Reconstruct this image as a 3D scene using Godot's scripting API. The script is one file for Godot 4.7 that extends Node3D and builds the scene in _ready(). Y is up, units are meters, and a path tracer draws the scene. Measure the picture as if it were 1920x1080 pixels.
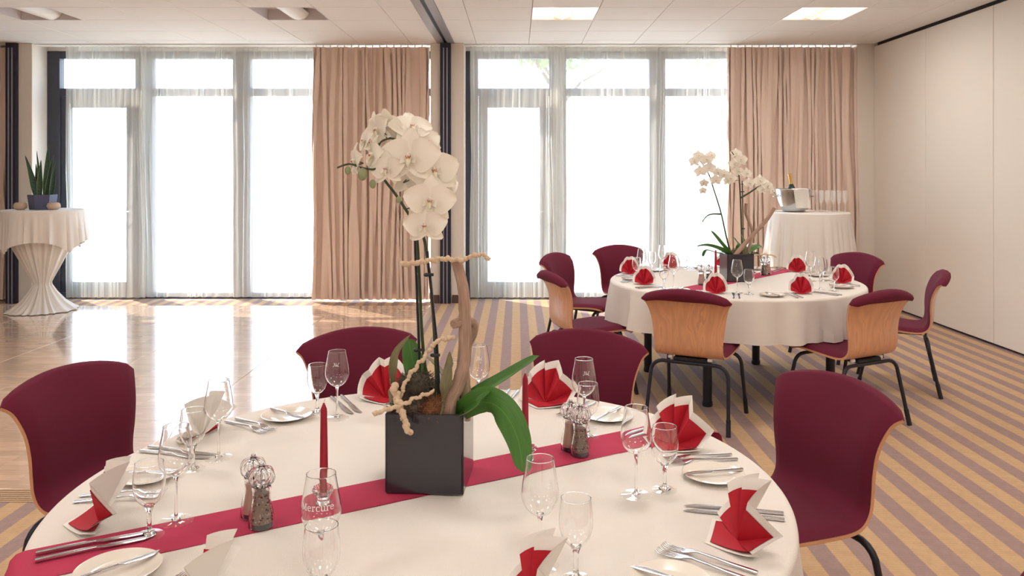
extends Node3D
# A hotel function room laid for a dinner: two round tables with orchids, chairs, high tables, curtained window wall.
# Plan coordinates: x to the right, y up, d = distance into the room from the camera (Godot z = -d). Metres.

const CEIL := 3.036
const TOP := 0.745            # upper face of the cloth on the dining tables
const NEAR := Vector2(-0.225, 2.05)   # centre of the near table (x, d)
const FAR := Vector2(1.58, 5.82)      # centre of the far table

var M := {}
var used := {}

func _ready() -> void:
	# ---------- camera ----------
	var cam := Camera3D.new()
	cam.name = "camera"
	add_child(cam)
	cam.position = Vector3(0, 1.54, 0)
	cam.projection = Camera3D.PROJECTION_FRUSTUM
	cam.near = 0.1
	cam.far = 200.0
	cam.size = 0.1 * 1080.0 / 1500.0
	cam.frustum_offset = Vector2(-0.1 * 9.0 / 1500.0, -0.1 * 219.0 / 1500.0)
	cam.current = true
	# ---------- sky and exposure ----------
	var env := Environment.new()
	var sky := Sky.new()
	var sm := ProceduralSkyMaterial.new()
	sm.sky_top_color = Color(0.70, 0.85, 1.0)
	sm.sky_horizon_color = Color(0.96, 0.985, 1.0)
	sm.ground_bottom_color = Color(0.75, 0.75, 0.72)
	sm.ground_horizon_color = Color(0.9, 0.9, 0.88)
	sm.sun_angle_max = 1.0
	sky.sky_material = sm
	env.background_mode = Environment.BG_SKY
	env.sky = sky
	env.background_energy_multiplier = 8.0
	env.tonemap_mode = Environment.TONE_MAPPER_LINEAR
	env.tonemap_exposure = 1.1
	env.sdfgi_enabled = true
	env.ssao_enabled = true
	env.ssil_enabled = true
	var we := WorldEnvironment.new()
	we.name = "world"
	we.environment = env
	add_child(we)
	# ---------- sun: high, outside the window wall, from the left ----------
	var sun := DirectionalLight3D.new()
	sun.name = "sun"
	sun.light_color = Color(1.0, 0.96, 0.9)
	sun.light_energy = 5.0
	sun.light_angular_distance = 0.6
	sun.shadow_enabled = true
	add_child(sun)
	sun.look_at_from_position(Vector3.ZERO, Vector3(0.62, -1.0, 0.6), Vector3.UP)
	materials()
	shell()
	windows()
	curtains()
	lamps()
	dance_floor()
	tables()
	chairs()
	settings()
	centrepieces()
	high_tables()
	outdoors()

# ================= helpers =================
class Mb:
	var v := PackedVector3Array()
	var uv := PackedVector2Array()
	var tri := PackedInt32Array()
	var col := PackedColorArray()
	var tint := Color(1, 1, 1)
	func pt(p: Vector3, t := Vector2.ZERO) -> int:
		v.append(p); uv.append(t); col.append(tint)
		return v.size() - 1
	func t3(a: int, b: int, c: int) -> void:      # counter-clockwise seen from outside
		tri.append(a); tri.append(b); tri.append(c)
	func quad(a: Vector3, b: Vector3, c: Vector3, d: Vector3) -> void:
		var i := pt(a, Vector2(0, 0)); pt(b, Vector2(1, 0)); pt(c, Vector2(1, 1)); pt(d, Vector2(0, 1))
		t3(i, i + 1, i + 2); t3(i, i + 2, i + 3)
	func grid(nu: int, nv: int, f: Callable, flip := false, su := 1.0, sv := 1.0) -> void:   # outward = du x dv
		var s := v.size()
		for j in nv + 1:
			for i in nu + 1:
				var a := float(i) / nu
				var b := float(j) / nv
				pt(f.call(a, b), Vector2(a * su, b * sv))
		for j in nv:
			for i in nu:
				var a := s + j * (nu + 1) + i
				var b := a + 1
				var c := a + nu + 2
				var d := a + nu + 1
				if flip:
					t3(a, c, b); t3(a, d, c)
				else:
					t3(a, b, c); t3(a, c, d)
	func lathe(prof: Array, n: int, at := Vector3.ZERO, wav = null) -> void:   # prof: [r, y], bottom to top along the outside
		grid(n, prof.size() - 1, func(a, b):
			var k := int(round(b * (prof.size() - 1)))
			var an: float = a * TAU
			var r: float = prof[k][0]
			if wav != null: r = wav.call(an, r, prof[k][1])
			return at + Vector3(r * cos(an), prof[k][1], -r * sin(an)))
	func tube(path: Array, rad, n := 8, caps := true) -> void:
		var up := Vector3(0.13, 0.31, 0.94)
		var s := v.size()
		var m := path.size()
		for k in m:
			var d: Vector3 = (path[mini(k + 1, m - 1)] - path[maxi(k - 1, 0)]).normalized()
			var x := up - d * up.dot(d)
			if x.length() < 0.05: x = Vector3(1, 0.2, 0) - d * Vector3(1, 0.2, 0).dot(d)
			x = x.normalized()
			up = x
			var y := d.cross(x)
			var r: float = rad[k] if rad is Array else rad
			for i in n:
				var an := TAU * i / n
				pt(path[k] + (x * cos(an) + y * sin(an)) * r, Vector2(float(i) / n, float(k) / m))
		for k in m - 1:
			for i in n:
				var a := s + k * n + i
				var b := s + k * n + (i + 1) % n
				t3(a, b, b + n); t3(a, b + n, a + n)
		if caps:
			var c0 := pt(path[0]); var c1 := pt(path[m - 1])
			for i in n:
				t3(c0, s + (i + 1) % n, s + i)
				t3(c1, s + (m - 1) * n + i, s + (m - 1) * n + (i + 1) % n)
	func box(c: Vector3, size: Vector3, bev := 0.0) -> void:
		var h := size / 2.0
		var bv := minf(bev, minf(h.x, minf(h.y, h.z)) * 0.9)
		if bv <= 0.0:
			for ax in 3:
				for sg in [-1.0, 1.0]:
					var n := Vector3.ZERO; n[ax] = sg
					var u := Vector3.ZERO; u[(ax + 1) % 3] = 1.0
					var w := n.cross(u)
					var o := c + n * h
					var a := u * h; var b := w * h
					quad(o - a - b, o + a - b, o + a + b, o - a + b)
			return
		# chamfered box: faces, edges, corners
		for ax in 3:
			for sg in [-1.0, 1.0]:
				var n := Vector3.ZERO; n[ax] = sg
				var u := Vector3.ZERO; u[(ax + 1) % 3] = 1.0
				var w := n.cross(u)
				var o := c + n * h
				var a := u * (h[(ax + 1) % 3] - bv); var b := w * (h[(ax + 2) % 3] - bv)
				quad(o - a - b, o + a - b, o + a + b, o - a + b)
		for ax in 3:
			var e1 := (ax + 1) % 3; var e2 := (ax + 2) % 3
			for s1 in [-1.0, 1.0]:
				for s2 in [-1.0, 1.0]:
					var p := Vector3.ZERO; p[e1] = s1 * h[e1]; p[e2] = s2 * (h[e2] - bv)
					var q := Vector3.ZERO; q[e1] = s1 * (h[e1] - bv); q[e2] = s2 * h[e2]
					var l := Vector3.ZERO; l[ax] = h[ax] - bv
					if _cw(p, q, l): quad(c + p + l, c + q + l, c + q - l, c + p - l)
					else: quad(c + p - l, c + q - l, c + q + l, c + p + l)
		for sx in [-1.0, 1.0]:
			for sy in [-1.0, 1.0]:
				for sz in [-1.0, 1.0]:
					var s := Vector3(sx, sy, sz)
					var A := c + s * Vector3(h.x, h.y - bv, h.z - bv)
					var B := c + s * Vector3(h.x - bv, h.y, h.z - bv)
					var C := c + s * Vector3(h.x - bv, h.y - bv, h.z)
					var i := pt(A); pt(B); pt(C)
					if (B - A).cross(C - A).dot(s) > 0: t3(i, i + 1, i + 2)
					else: t3(i, i + 2, i + 1)
	func _cw(p: Vector3, q: Vector3, l: Vector3) -> bool:
		return (q - p).cross(l).dot(p + q) < 0
	func ball(c: Vector3, r: float, n := 8, sq := Vector3.ONE) -> void:
		grid(n, int(n / 2.0), func(a, b):
			var th: float = (b - 0.5) * PI
			var an: float = a * TAU
			return c + Vector3(cos(th) * cos(an), sin(th), -cos(th) * sin(an)) * r * sq)
	func mesh(deg := 42.0, colors := false) -> ArrayMesh:
		var nf := int(tri.size() / 3.0)
		var ids := {}
		var wid := PackedInt32Array(); wid.resize(v.size())
		var nw := 0
		for i in v.size():
			var key := Vector3i((v[i] * 20000.0).round())
			if ids.has(key): wid[i] = ids[key]
			else:
				ids[key] = nw; wid[i] = nw; nw += 1
		var fn := PackedVector3Array(); fn.resize(nf)
		var un := PackedVector3Array(); un.resize(nf)
		var cnt := PackedInt32Array(); cnt.resize(nw + 1)
		for f in nf:
			var n := (v[tri[f * 3 + 1]] - v[tri[f * 3]]).cross(v[tri[f * 3 + 2]] - v[tri[f * 3]])
			fn[f] = n; un[f] = n.normalized()
			for k in 3: cnt[wid[tri[f * 3 + k]] + 1] += 1
		for i in nw: cnt[i + 1] += cnt[i]
		var fill := cnt.duplicate()
		var adj := PackedInt32Array(); adj.resize(nf * 3)
		for f in nf:
			for k in 3:
				var w := wid[tri[f * 3 + k]]
				adj[fill[w]] = f; fill[w] += 1
		var lim := cos(deg_to_rad(deg))
		var ov := PackedVector3Array(); var on := PackedVector3Array(); var ot := PackedVector2Array(); var oc := PackedColorArray(); var oi := PackedInt32Array()
		oi.resize(nf * 3)
		var made := {}
		for f in nf:
			for k in 3:
				var vi := tri[f * 3 + k]
				var w := wid[vi]
				var s := Vector3.ZERO
				for a in range(cnt[w], cnt[w + 1]):
					var g := adj[a]
					if un[f].dot(un[g]) >= lim: s += fn[g]
				if s.length_squared() < 1e-24: s = un[f]
				s = s.normalized()
				var key := [vi, Vector3i((s * 500.0).round())]
				var at: int = made.get(key, -1)
				if at < 0:
					at = ov.size()
					made[key] = at
					ov.append(v[vi]); on.append(s); ot.append(uv[vi]); oc.append(col[vi])
				oi[f * 3 + (k if k == 0 else 3 - k)] = at
		var arr := []
		arr.resize(Mesh.ARRAY_MAX)
		arr[Mesh.ARRAY_VERTEX] = ov; arr[Mesh.ARRAY_NORMAL] = on; arr[Mesh.ARRAY_TEX_UV] = ot; arr[Mesh.ARRAY_INDEX] = oi
		if colors: arr[Mesh.ARRAY_COLOR] = oc
		var am := ArrayMesh.new()
		am.add_surface_from_arrays(Mesh.PRIMITIVE_TRIANGLES, arr)
		return am

func V(x: float, y: float, d: float) -> Vector3:
	return Vector3(x, y, -d)

func num(n: String) -> String:
	var k: int = used.get(n, -1) + 1
	used[n] = k
	return n if k == 0 else "%s_%03d" % [n, k]

func tag(o: Node, label: String, category: String, group := "") -> Node:
	o.set_meta("label", label)
	o.set_meta("category", category)
	if group != "": o.set_meta("group", group)
	return o

func thing(n: String, label: String, category: String, at := Vector3.ZERO, turn := 0.0, group := "") -> Node3D:
	var o := Node3D.new()
	o.name = num(n)
	add_child(o)
	o.position = at
	o.rotation.y = turn
	tag(o, label, category, group)
	return o

func part(parent: Node, n: String, mesh: Mesh, mat: Material, at := Vector3.ZERO, rot := Vector3.ZERO) -> MeshInstance3D:
	var o := MeshInstance3D.new()
	o.name = n
	o.mesh = mesh
	o.material_override = mat
	o.position = at
	o.rotation = rot
	parent.add_child(o, true)
	return o

func solo(n: String, mesh: Mesh, mat: Material, label: String, category: String, at := Vector3.ZERO, turn := 0.0, group := "") -> MeshInstance3D:
	var o := part(self, num(n), mesh, mat, at)
	o.rotation.y = turn
	tag(o, label, category, group)
	return o

func struct(n: String, mesh: Mesh, mat: Material, parent: Node = null) -> MeshInstance3D:
	var o := part(parent if parent else self, n, mesh, mat)
	if parent == null: o.set_meta("kind", "structure")
	return o

func copy(src: Node3D, label: String, at: Vector3, turn: float) -> Node3D:
	var o: Node3D = src.duplicate()
	o.name = num(src.get_meta("stem"))
	add_child(o)
	o.position = at
	o.rotation = Vector3(0, turn, 0)
	o.set_meta("label", label)
	return o

func bx(c: Vector3, s: Vector3, bev := 0.0) -> ArrayMesh:
	var b := Mb.new()
	b.box(c, s, bev)
	return b.mesh(25.0)

func span(x0: float, x1: float, y0: float, y1: float, d0: float, d1: float, bev := 0.0) -> ArrayMesh:
	return bx(Vector3((x0 + x1) / 2, (y0 + y1) / 2, -(d0 + d1) / 2), Vector3(absf(x1 - x0), absf(y1 - y0), absf(d1 - d0)), bev)

func smooth_path(p: Array, per := 6) -> Array:
	var out := []
	var m := p.size()
	for k in m - 1:
		var a: Vector3 = p[maxi(k - 1, 0)]
		var b: Vector3 = p[k]
		var c: Vector3 = p[k + 1]
		var d: Vector3 = p[mini(k + 2, m - 1)]
		for i in per:
			out.append(b.cubic_interpolate(c, a, d, float(i) / per))
	out.append(p[m - 1])
	return out

func vecs(p: Array) -> Array:
	return p.map(func(q): return Vector3(q[0], q[1], q[2]))

func ramp(n: int, a: float, b: float) -> Array:
	return range(n).map(func(i): return lerpf(a, b, float(i) / (n - 1)))

# ---------- materials ----------
func mat(n: String, c: Color, rough := 0.7, metal := 0.0) -> StandardMaterial3D:
	var m := StandardMaterial3D.new()
	m.resource_name = n
	m.albedo_color = c
	m.roughness = rough
	m.metallic = metal
	M[n] = m
	return m

func c8(r: int, g: int, b: int) -> Color:
	return Color8(r, g, b)

func tex(w: int, h: int, f: Callable) -> ImageTexture:
	var im := Image.create(w, h, false, Image.FORMAT_RGB8)
	for y in h:
		for x in w:
			im.set_pixel(x, y, f.call(x, y))
	return ImageTexture.create_from_image(im)

func noise(sd: int, freq: float, oct := 3) -> FastNoiseLite:
	var n := FastNoiseLite.new()
	n.seed = sd
	n.frequency = freq
	n.noise_type = FastNoiseLite.TYPE_SIMPLEX_SMOOTH
	n.fractal_octaves = oct
	return n

func weave(scale: float, depth: float, m: StandardMaterial3D, sd: int) -> void:
	var nt := NoiseTexture2D.new()
	nt.width = 256; nt.height = 256; nt.seamless = true
	nt.noise = noise(sd, 0.12, 2)
	m.heightmap_enabled = true
	m.heightmap_texture = nt
	m.heightmap_scale = depth
	m.uv1_triplanar = true
	m.uv1_scale = Vector3.ONE * scale

func materials() -> void:
	var n1 := noise(3, 0.02)
	var n2 := noise(9, 0.2)
	# carpet: tan and mauve-grey stripes, fine crosswise ribs; one tile is 4 periods of 0.165 m
	var carpet := mat("carpet", Color.WHITE, 0.95)
	carpet.albedo_texture = tex(512, 512, func(x, y):
		var p := fposmod(x / 128.0 + n2.get_noise_2d(0, y) * 0.02, 1.0)
		var s := smoothstep(0.235, 0.265, absf(p - 0.5))
		var c: Color = c8(160, 134, 128).lerp(c8(198, 164, 126), s)
		var rib := 1.0 + 0.05 * sin(y * TAU / 8.0) + 0.05 * n2.get_noise_2d(x * 0.35, y * 2.0) + 0.04 * n1.get_noise_2d(x, y)
		return Color(c.r * rib, c.g * rib, c.b * rib))
	var wall := mat("wall_paint", c8(230, 221, 210), 0.85)
	weave(4.0, 0.02, wall, 12)
	mat("partition", c8(232, 223, 212), 0.6)
	mat("ceiling_tile", c8(234, 229, 224), 0.9)
	mat("plenum", c8(70, 66, 64), 0.9)
	mat("dark_rail", c8(42, 44, 62), 0.45, 0.3)
	mat("rail_line", c8(150, 150, 165), 0.35, 0.6)
	mat("aluminium", c8(180, 178, 180), 0.4, 0.7)
	mat("window_frame", c8(58, 60, 72), 0.5)
	mat("baseboard", c8(92, 66, 56), 0.6)
	var pane := mat("pane", Color(1, 1, 1, 0.04), 0.02)
	pane.transparency = BaseMaterial3D.TRANSPARENCY_ALPHA
	var sheer := mat("sheer", Color(0.95, 0.95, 0.93, 0.55), 0.9)
	sheer.transparency = BaseMaterial3D.TRANSPARENCY_ALPHA
	sheer.backlight_enabled = true
	sheer.backlight = Color(0.6, 0.6, 0.58)
	var cur := mat("curtain", c8(232, 208, 193), 0.85)
	cur.rim_enabled = true
	cur.rim = 0.25
	cur.backlight_enabled = true
	cur.backlight = Color(0.06, 0.05, 0.04)
	mat("white_plastic", c8(240, 238, 232), 0.4)
	mat("louver", c8(205, 203, 205), 0.6)
	var lit := mat("lamp_glow", c8(255, 248, 232), 0.5)
	lit.emission_enabled = true
	lit.emission = Color(1.0, 0.94, 0.82)
	lit.emission_energy_multiplier = 2.2
	var lit2 := mat("lamp_basket_glow", c8(250, 240, 220), 0.5)
	lit2.emission_enabled = true
	lit2.emission = Color(1.0, 0.88, 0.68)
	lit2.emission_energy_multiplier = 0.95
	mat("lamp_off", c8(240, 236, 230), 0.5)
	mat("lamp_recess", c8(222, 216, 218), 0.6)
	# parquet: fine strips running across, long grain
	var parq := mat("parquet", Color.WHITE, 0.2)
	var n3 := noise(21, 0.05, 4)
	parq.albedo_texture = tex(512, 512, func(x, y):
		var strip := int(y / 34.0)
		var off := (strip * 197) % 512
		var brd := strip * 7 + int((x + off) / 190.0)
		var tone := 0.95 + 0.10 * fposmod(sin(brd * 12.9898) * 43758.5453, 1.0)
		var g := 1.0 + 0.07 * n3.get_noise_2d(x * 0.18 + brd * 50.0, y * 1.4) + 0.03 * n2.get_noise_2d(x * 0.1, y * 2.0)
		if y % 34 == 0: tone *= 0.93
		var c := c8(224, 190, 162)
		return Color(c.r * tone * g, c.g * tone * g, c.b * tone * g))
	parq.clearcoat_enabled = true
	parq.clearcoat = 1.0
	parq.clearcoat_roughness = 0.07
	mat("ramp_edge", c8(196, 164, 132), 0.4)
	# cloth
	var cloth := mat("table_linen", c8(232, 225, 217), 0.8)
	weave(9.0, 0.08, cloth, 31)
	cloth.rim_enabled = true
	cloth.rim = 0.15
	var run := mat("runner_red", c8(192, 50, 86), 0.85)
	weave(30.0, 0.05, run, 33)
	mat("napkin_red", c8(186, 22, 44), 0.75)
	var nw := mat("napkin_white", c8(244, 240, 233), 0.8)
	nw.backlight_enabled = true
	nw.backlight = Color(0.2, 0.2, 0.2)
	mat("ribbed_black", c8(26, 27, 34), 0.45)
	# chair
	var fab := mat("burgundy_wool", c8(102, 12, 45), 0.9)
	weave(60.0, 0.05, fab, 41)
	fab.rim_enabled = true
	fab.rim = 0.15
	fab.rim_tint = 0.9
	var beech := mat("beech_ply", Color.WHITE, 0.35)
	beech.albedo_texture = tex(256, 512, func(x, y):
		var w := n1.get_noise_2d(x * 0.5, y * 0.12)
		var ring := sin(x * 0.13 + w * 9.0)
		var k := 1.0 + 0.03 * ring + 0.03 * n2.get_noise_2d(x * 1.2, y * 0.05)
		if ring > 0.97: k *= 0.94
		var c := c8(216, 160, 120)
		return Color(c.r * k, c.g * k, c.b * k))
	beech.clearcoat_enabled = true
	beech.clearcoat = 0.3
	beech.clearcoat_roughness = 0.25
	mat("beech_edge", c8(206, 150, 112), 0.5)
	mat("black_steel", c8(38, 40, 50), 0.35, 0.3)
	mat("black_plastic", c8(24, 25, 32), 0.5)
	# tableware
	var thin := mat("glass_thin", Color(1, 1, 1, 0.015), 0.01)
	thin.transparency = BaseMaterial3D.TRANSPARENCY_ALPHA
	var solid := mat("glass_solid", Color(1, 1, 1, 0.0), 0.0)
	solid.refraction_enabled = true
	solid.refraction_scale = 0.05
	var fl := mat("glass_flute", Color(1, 1, 1, 0.10), 0.05)
	fl.transparency = BaseMaterial3D.TRANSPARENCY_ALPHA
	mat("etching", c8(250, 250, 250), 0.6)
	var china := mat("china", c8(240, 232, 220), 0.15)
	china.clearcoat_enabled = true
	china.clearcoat = 0.6
	china.clearcoat_roughness = 0.05
	mat("cutlery_steel", c8(205, 204, 208), 0.18, 1.0)
	mat("candle_wax", c8(158, 20, 46), 0.4)
	mat("wick", c8(230, 222, 210), 0.8)
	var corn := mat("peppercorn", Color.WHITE, 0.7)
	corn.vertex_color_use_as_albedo = true
	mat("salt", c8(222, 180, 164), 0.8)
	mat("grinder_base", c8(70, 68, 74), 0.4)
	# plants
	var pot := mat("pot_black", c8(34, 31, 40), 0.3)
	pot.clearcoat_enabled = true
	pot.clearcoat = 0.7
	pot.clearcoat_roughness = 0.03
	var petal := mat("petal", c8(246, 240, 228), 0.6)
	petal.backlight_enabled = true
	petal.backlight = Color(0.55, 0.52, 0.46)
	mat("lip", Color.WHITE, 0.6).vertex_color_use_as_albedo = true
	mat("bud", c8(150, 158, 118), 0.6)
	mat("stem_green", c8(60, 76, 46), 0.5)
	mat("stake", c8(34, 36, 42), 0.4)
	var leaf := mat("leaf", Color.WHITE, 0.4)
	leaf.albedo_texture = tex(128, 128, func(x, y):
		var mid := absf(x - 64.0) / 64.0
		var k := 1.0 + 0.10 * n2.get_noise_2d(x * 1.0, y * 0.15) + (0.25 if mid < 0.03 else 0.0)
		var c := c8(78, 128, 58)
		return Color(c.r * k, c.g * k, c.b * k * 0.95))
	leaf.backlight_enabled = true
	leaf.backlight = Color(0.25, 0.48, 0.10)
	var old := mat("leaf_old", Color.WHITE, 0.5)
	old.albedo_texture = tex(128, 64, func(x, y):
		var k := 1.0 + 0.22 * sin(x * 0.75 + 2.0 * n2.get_noise_2d(x, y * 0.2))
		var c := c8(122, 116, 84)
		return Color(c.r * k, c.g * k, c.b * k))
	var drift := mat("driftwood", Color.WHITE, 0.8)
	drift.albedo_texture = tex(128, 256, func(x, y):
		var k := 1.0 + 0.18 * n2.get_noise_2d(x * 0.7, y * 0.1) + 0.1 * n1.get_noise_2d(x, y)
		var c := c8(170, 140, 122)
		return Color(c.r * k, c.g * k, c.b * k))
	mat("vine", c8(216, 190, 160), 0.85)
	var moss := mat("moss", Color.WHITE, 0.95)
	moss.vertex_color_use_as_albedo = true
	var snake := mat("snake_leaf", Color.WHITE, 0.45)
	snake.albedo_texture = tex(64, 128, func(x, y):
		var e := absf(x - 32.0) / 32.0
		var c: Color = c8(28, 62, 48).lerp(c8(66, 98, 74), clampf(0.5 + n2.get_noise_2d(x * 0.2, y * 1.2), 0, 1))
		return c.lerp(c8(150, 160, 110), 1.0 if e > 0.9 else 0.0))
	mat("planter_blue", c8(84, 90, 122), 0.35)
	mat("stone_cup", c8(206, 180, 160), 0.7)
	mat("steel_bucket", c8(200, 202, 204), 0.22, 1.0)
	mat("bottle_green", c8(14, 52, 48), 0.08)
	mat("gold_foil", c8(226, 190, 110), 0.3, 0.8)
	mat("bottle_label", c8(232, 222, 180), 0.6)
	# outdoors
	var pav := mat("paving", c8(214, 210, 200), 0.9)
	weave(0.7, 0.3, pav, 51)
	mat("hedge_leaf", c8(150, 176, 110), 0.7).vertex_color_use_as_albedo = true
	mat("bark", c8(110, 92, 76), 0.9)

# ================= the room =================
func shell() -> void:
	# floor: one carpeted slab, texture scaled to 0.66 m per tile; a mauve stripe is centred on x = 0.075
	var b := Mb.new()
	var x0 := -9.2; var x1 := 4.6; var d0 := -3.2; var d1 := 9.75
	var s := b.v.size()
	for q in [[x0, d0], [x1, d0], [x1, d1], [x0, d1]]:
		b.pt(V(q[0], 0, q[1]), Vector2((q[0] - 0.075) / 0.66 + 0.125, q[1] / 0.66))
	b.t3(s, s + 1, s + 2); b.t3(s, s + 2, s + 3)
	b.box(V((x0 + x1) / 2, -0.105, (d0 + d1) / 2), Vector3(x1 - x0, 0.2, d1 - d0))
	struct("floor", b.mesh(), M.carpet)
	# walls with thickness
	struct("wall_back", span(-9.2, 4.6, 0, 3.4, -3.2, -3.0), M.wall_paint)
	struct("wall_left", span(-9.2, -9.0, 0, 3.4, -3.0, 9.75), M.wall_paint)
	# right wall: folding partition, panels with hairline joints, dark track above and below
	var w := struct("wall_right", span(4.24, 4.6, 0, 3.4, -3.0, 9.75), M.plenum)
	var joints := [9.40, 8.22, 7.05, 5.88, 4.71, 3.54, 2.37, 1.2, 0.03, -1.14, -2.31, -3.0]
	for k in joints.size() - 1:
		part(w, "panel", span(4.2, 4.24, 0.022, CEIL - 0.032, joints[k + 1] + 0.003, joints[k] - 0.003, 0.004), M.partition)
	# window wall: piers between the glazing
	struct("wall_front", span(-9.2, -5.667, 0, 3.4, 9.65, 9.75), M.wall_paint)
	var p1 := struct("pillar_left", span(-5.95, -5.667, 0, CEIL, 9.35, 9.65, 0.004), M.wall_paint)
	p1.name = "wall_pier_left"
	var p2 := struct("wall_pier_centre", span(-1.01, -0.617, 0, CEIL, 9.35, 9.75, 0.004), M.wall_paint)
	struct("wall_pier_right", span(4.0, 4.24, 0, 3.4, 9.40, 9.75), M.wall_paint)
	struct("wall_lintel", span(-5.7, 4.24, 2.99, 3.4, 9.66, 9.78), M.wall_paint)
	for seg in [[-1.012, -0.905], [-0.755, -0.615]]:
		var bb := struct(num("baseboard_centre"), span(seg[0], seg[1], 0, 0.095, 9.335, 9.352, 0.003), M.baseboard)
		bb.set_meta("kind", "structure")
	# upright guide channels of the sliding walls, on the piers: a dark channel with pale lips
	for x in [-0.83, -5.885]:
		var ch := struct(num("trim_guide_channel"), span(x - 0.062, x + 0.062, 0, CEIL, 9.30, 9.352, 0.003), M.dark_rail)
		for dx in [-0.028, 0.012]:
			part(ch, "channel_lip", span(x + dx, x + dx + 0.014, 0, CEIL - 0.06, 9.288, 9.302, 0.002), M.rail_line)
	# ceiling: slab above, lay-in tiles below it (the far rows in view tile by tile, the rest as one sheet)
	var c := struct("ceiling", span(-9.2, 4.6, 3.22, 3.4, -3.2, 9.78), M.plenum)
	var b2 := Mb.new()
	# sheet over the right half, with openings for the lamps outside the view
	var rows := [-3.0]
	for d in [-2.535, -0.075, 2.385, 4.845]:
		rows.append(d); rows.append(d + 0.616)
	rows.append(6.69)
	for cols in [[-0.73, 0.141, 0.757, 2.605, 3.221, 4.2], [-9.0, -4.906, -4.295, -2.462, -1.851, -0.93]]:
		for i in rows.size() - 1:
			for j in cols.size() - 1:
				if i % 2 == 1 and j % 2 == 1: continue
				b2.box(V((cols[j] + cols[j + 1]) / 2, CEIL + 0.01, (rows[i] + rows[i + 1]) / 2), Vector3(cols[j + 1] - cols[j], 0.02, rows[i + 1] - rows[i]))
	part(c, "ceiling_sheet", b2.mesh(), M.ceiling_tile)
	var drows := [6.69, 7.305, 7.925, 8.54, 9.155, 9.66]
	var right := [-0.73, -0.475]
	for k in 7: right.append(0.141 + 0.616 * k)
	right.append(4.2)
	var left := [-0.93]
	for k in 13: left.append(-1.24 - 0.611 * k)
	left.append(-9.0)
	left.reverse()
	var holes := {}
	for set_ in [right, left]:
		for i in drows.size() - 1:
			for j in set_.size() - 1:
				var a: float = set_[j]
				var e: float = set_[j + 1]
				if i == 1 and (absf(a - 0.141) < 0.02 or absf(a - 2.605) < 0.02 or absf(a + 2.462) < 0.02 or absf(a + 4.906) < 0.02): continue
				if e - a < 0.02: continue
				part(c, "tile", span(a + 0.002, e - 0.002, CEIL, CEIL + 0.02, drows[i] + 0.002, drows[i + 1] - 0.002, 0.003), M.ceiling_tile)
	# ceiling track of the sliding wall: pale aluminium with a dark slot
	var tr := struct("trim_ceiling_track", span(-0.93, -0.85, CEIL - 0.004, CEIL + 0.03, -3.0, 9.35), M.aluminium)
	part(tr, "track_side", span(-0.81, -0.73, CEIL - 0.004, CEIL + 0.03, -3.0, 9.35), M.aluminium)
	part(tr, "slot", span(-0.85, -0.81, CEIL + 0.012, CEIL + 0.03, -3.0, 9.35), M.dark_rail)

func windows() -> void:
	# two glazed bays; each: left post, narrow door bay, three fixed lights; rails in dark anthracite
	var bays := [[-5.667, [-4.606, -4.40], [-3.43, -3.22], [-2.25, -2.05], -1.01, "1"], [-0.617, [0.392, 0.598], [1.602, 1.795], [2.80, 3.0], 4.0, "2"]]
	for w in bays:
		var x0: float = w[0]
		var o := Node3D.new()
		o.name = "window_" + w[5]
		o.set_meta("kind", "structure")
		add_child(o)
		part(o, "post", span(x0, x0 + 0.15, 0, 2.99, 9.65, 9.76, 0.004), M.window_frame)
		part(o, "head_rail", span(x0 + 0.15, w[4], 2.90, 2.99, 9.66, 9.76, 0.004), M.window_frame)
		part(o, "sill_rail", span(x0 + 0.15, w[4], -0.01, 0.07, 9.66, 9.76, 0.004), M.window_frame)
		var edges := [[x0 + 0.15, w[1][0]], [w[1][1], w[2][0]], [w[2][1], w[3][0]], [w[3][1], w[4]]]
		for k in 3:
			part(o, "mullion", span(w[k + 1][0], w[k + 1][1], 0.07, 2.90, 9.655, 9.765, 0.004), M.window_frame)
		for k in 4:
			var e = edges[k]
			part(o, "transom", span(e[0], e[1], 2.45, 2.54, 9.66, 9.76, 0.004), M.window_frame)
			part(o, "pane", span(e[0], e[1], 2.54, 2.90, 9.71, 9.712), M.pane)
			if k > 0: part(o, "pane", span(e[0], e[1], 0.07, 2.45, 9.71, 9.712), M.pane)
		# the glazed door of the first light
		var dr := Node3D.new()
		dr.name = "door_" + w[5]
		dr.set_meta("kind", "structure")
		add_child(dr)
		var a: float = edges[0][0] + 0.005
		var b: float = edges[0][1] - 0.005
		part(dr, "stile", span(a, a + 0.11, 0.075, 2.445, 9.67, 9.74, 0.004), M.window_frame)
		part(dr, "stile", span(b - 0.11, b, 0.075, 2.445, 9.67, 9.74, 0.004), M.window_frame)
		part(dr, "top_rail", span(a + 0.11, b - 0.11, 2.31, 2.445, 9.67, 9.74, 0.004), M.window_frame)
		part(dr, "bottom_rail", span(a + 0.11, b - 0.11, 0.075, 0.20, 9.67, 9.74, 0.004), M.window_frame)
		part(dr, "pane", span(a + 0.11, b - 0.11, 0.20, 2.31, 9.705, 9.707), M.pane)
		var h := Mb.new()
		h.tube([V(b - 0.05, 1.05, 9.67), V(b - 0.05, 1.05, 9.63), V(b - 0.06, 1.05, 9.62), V(b - 0.17, 1.05, 9.62)], 0.009, 8)
		part(dr, "handle", h.mesh(), M.aluminium)

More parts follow.
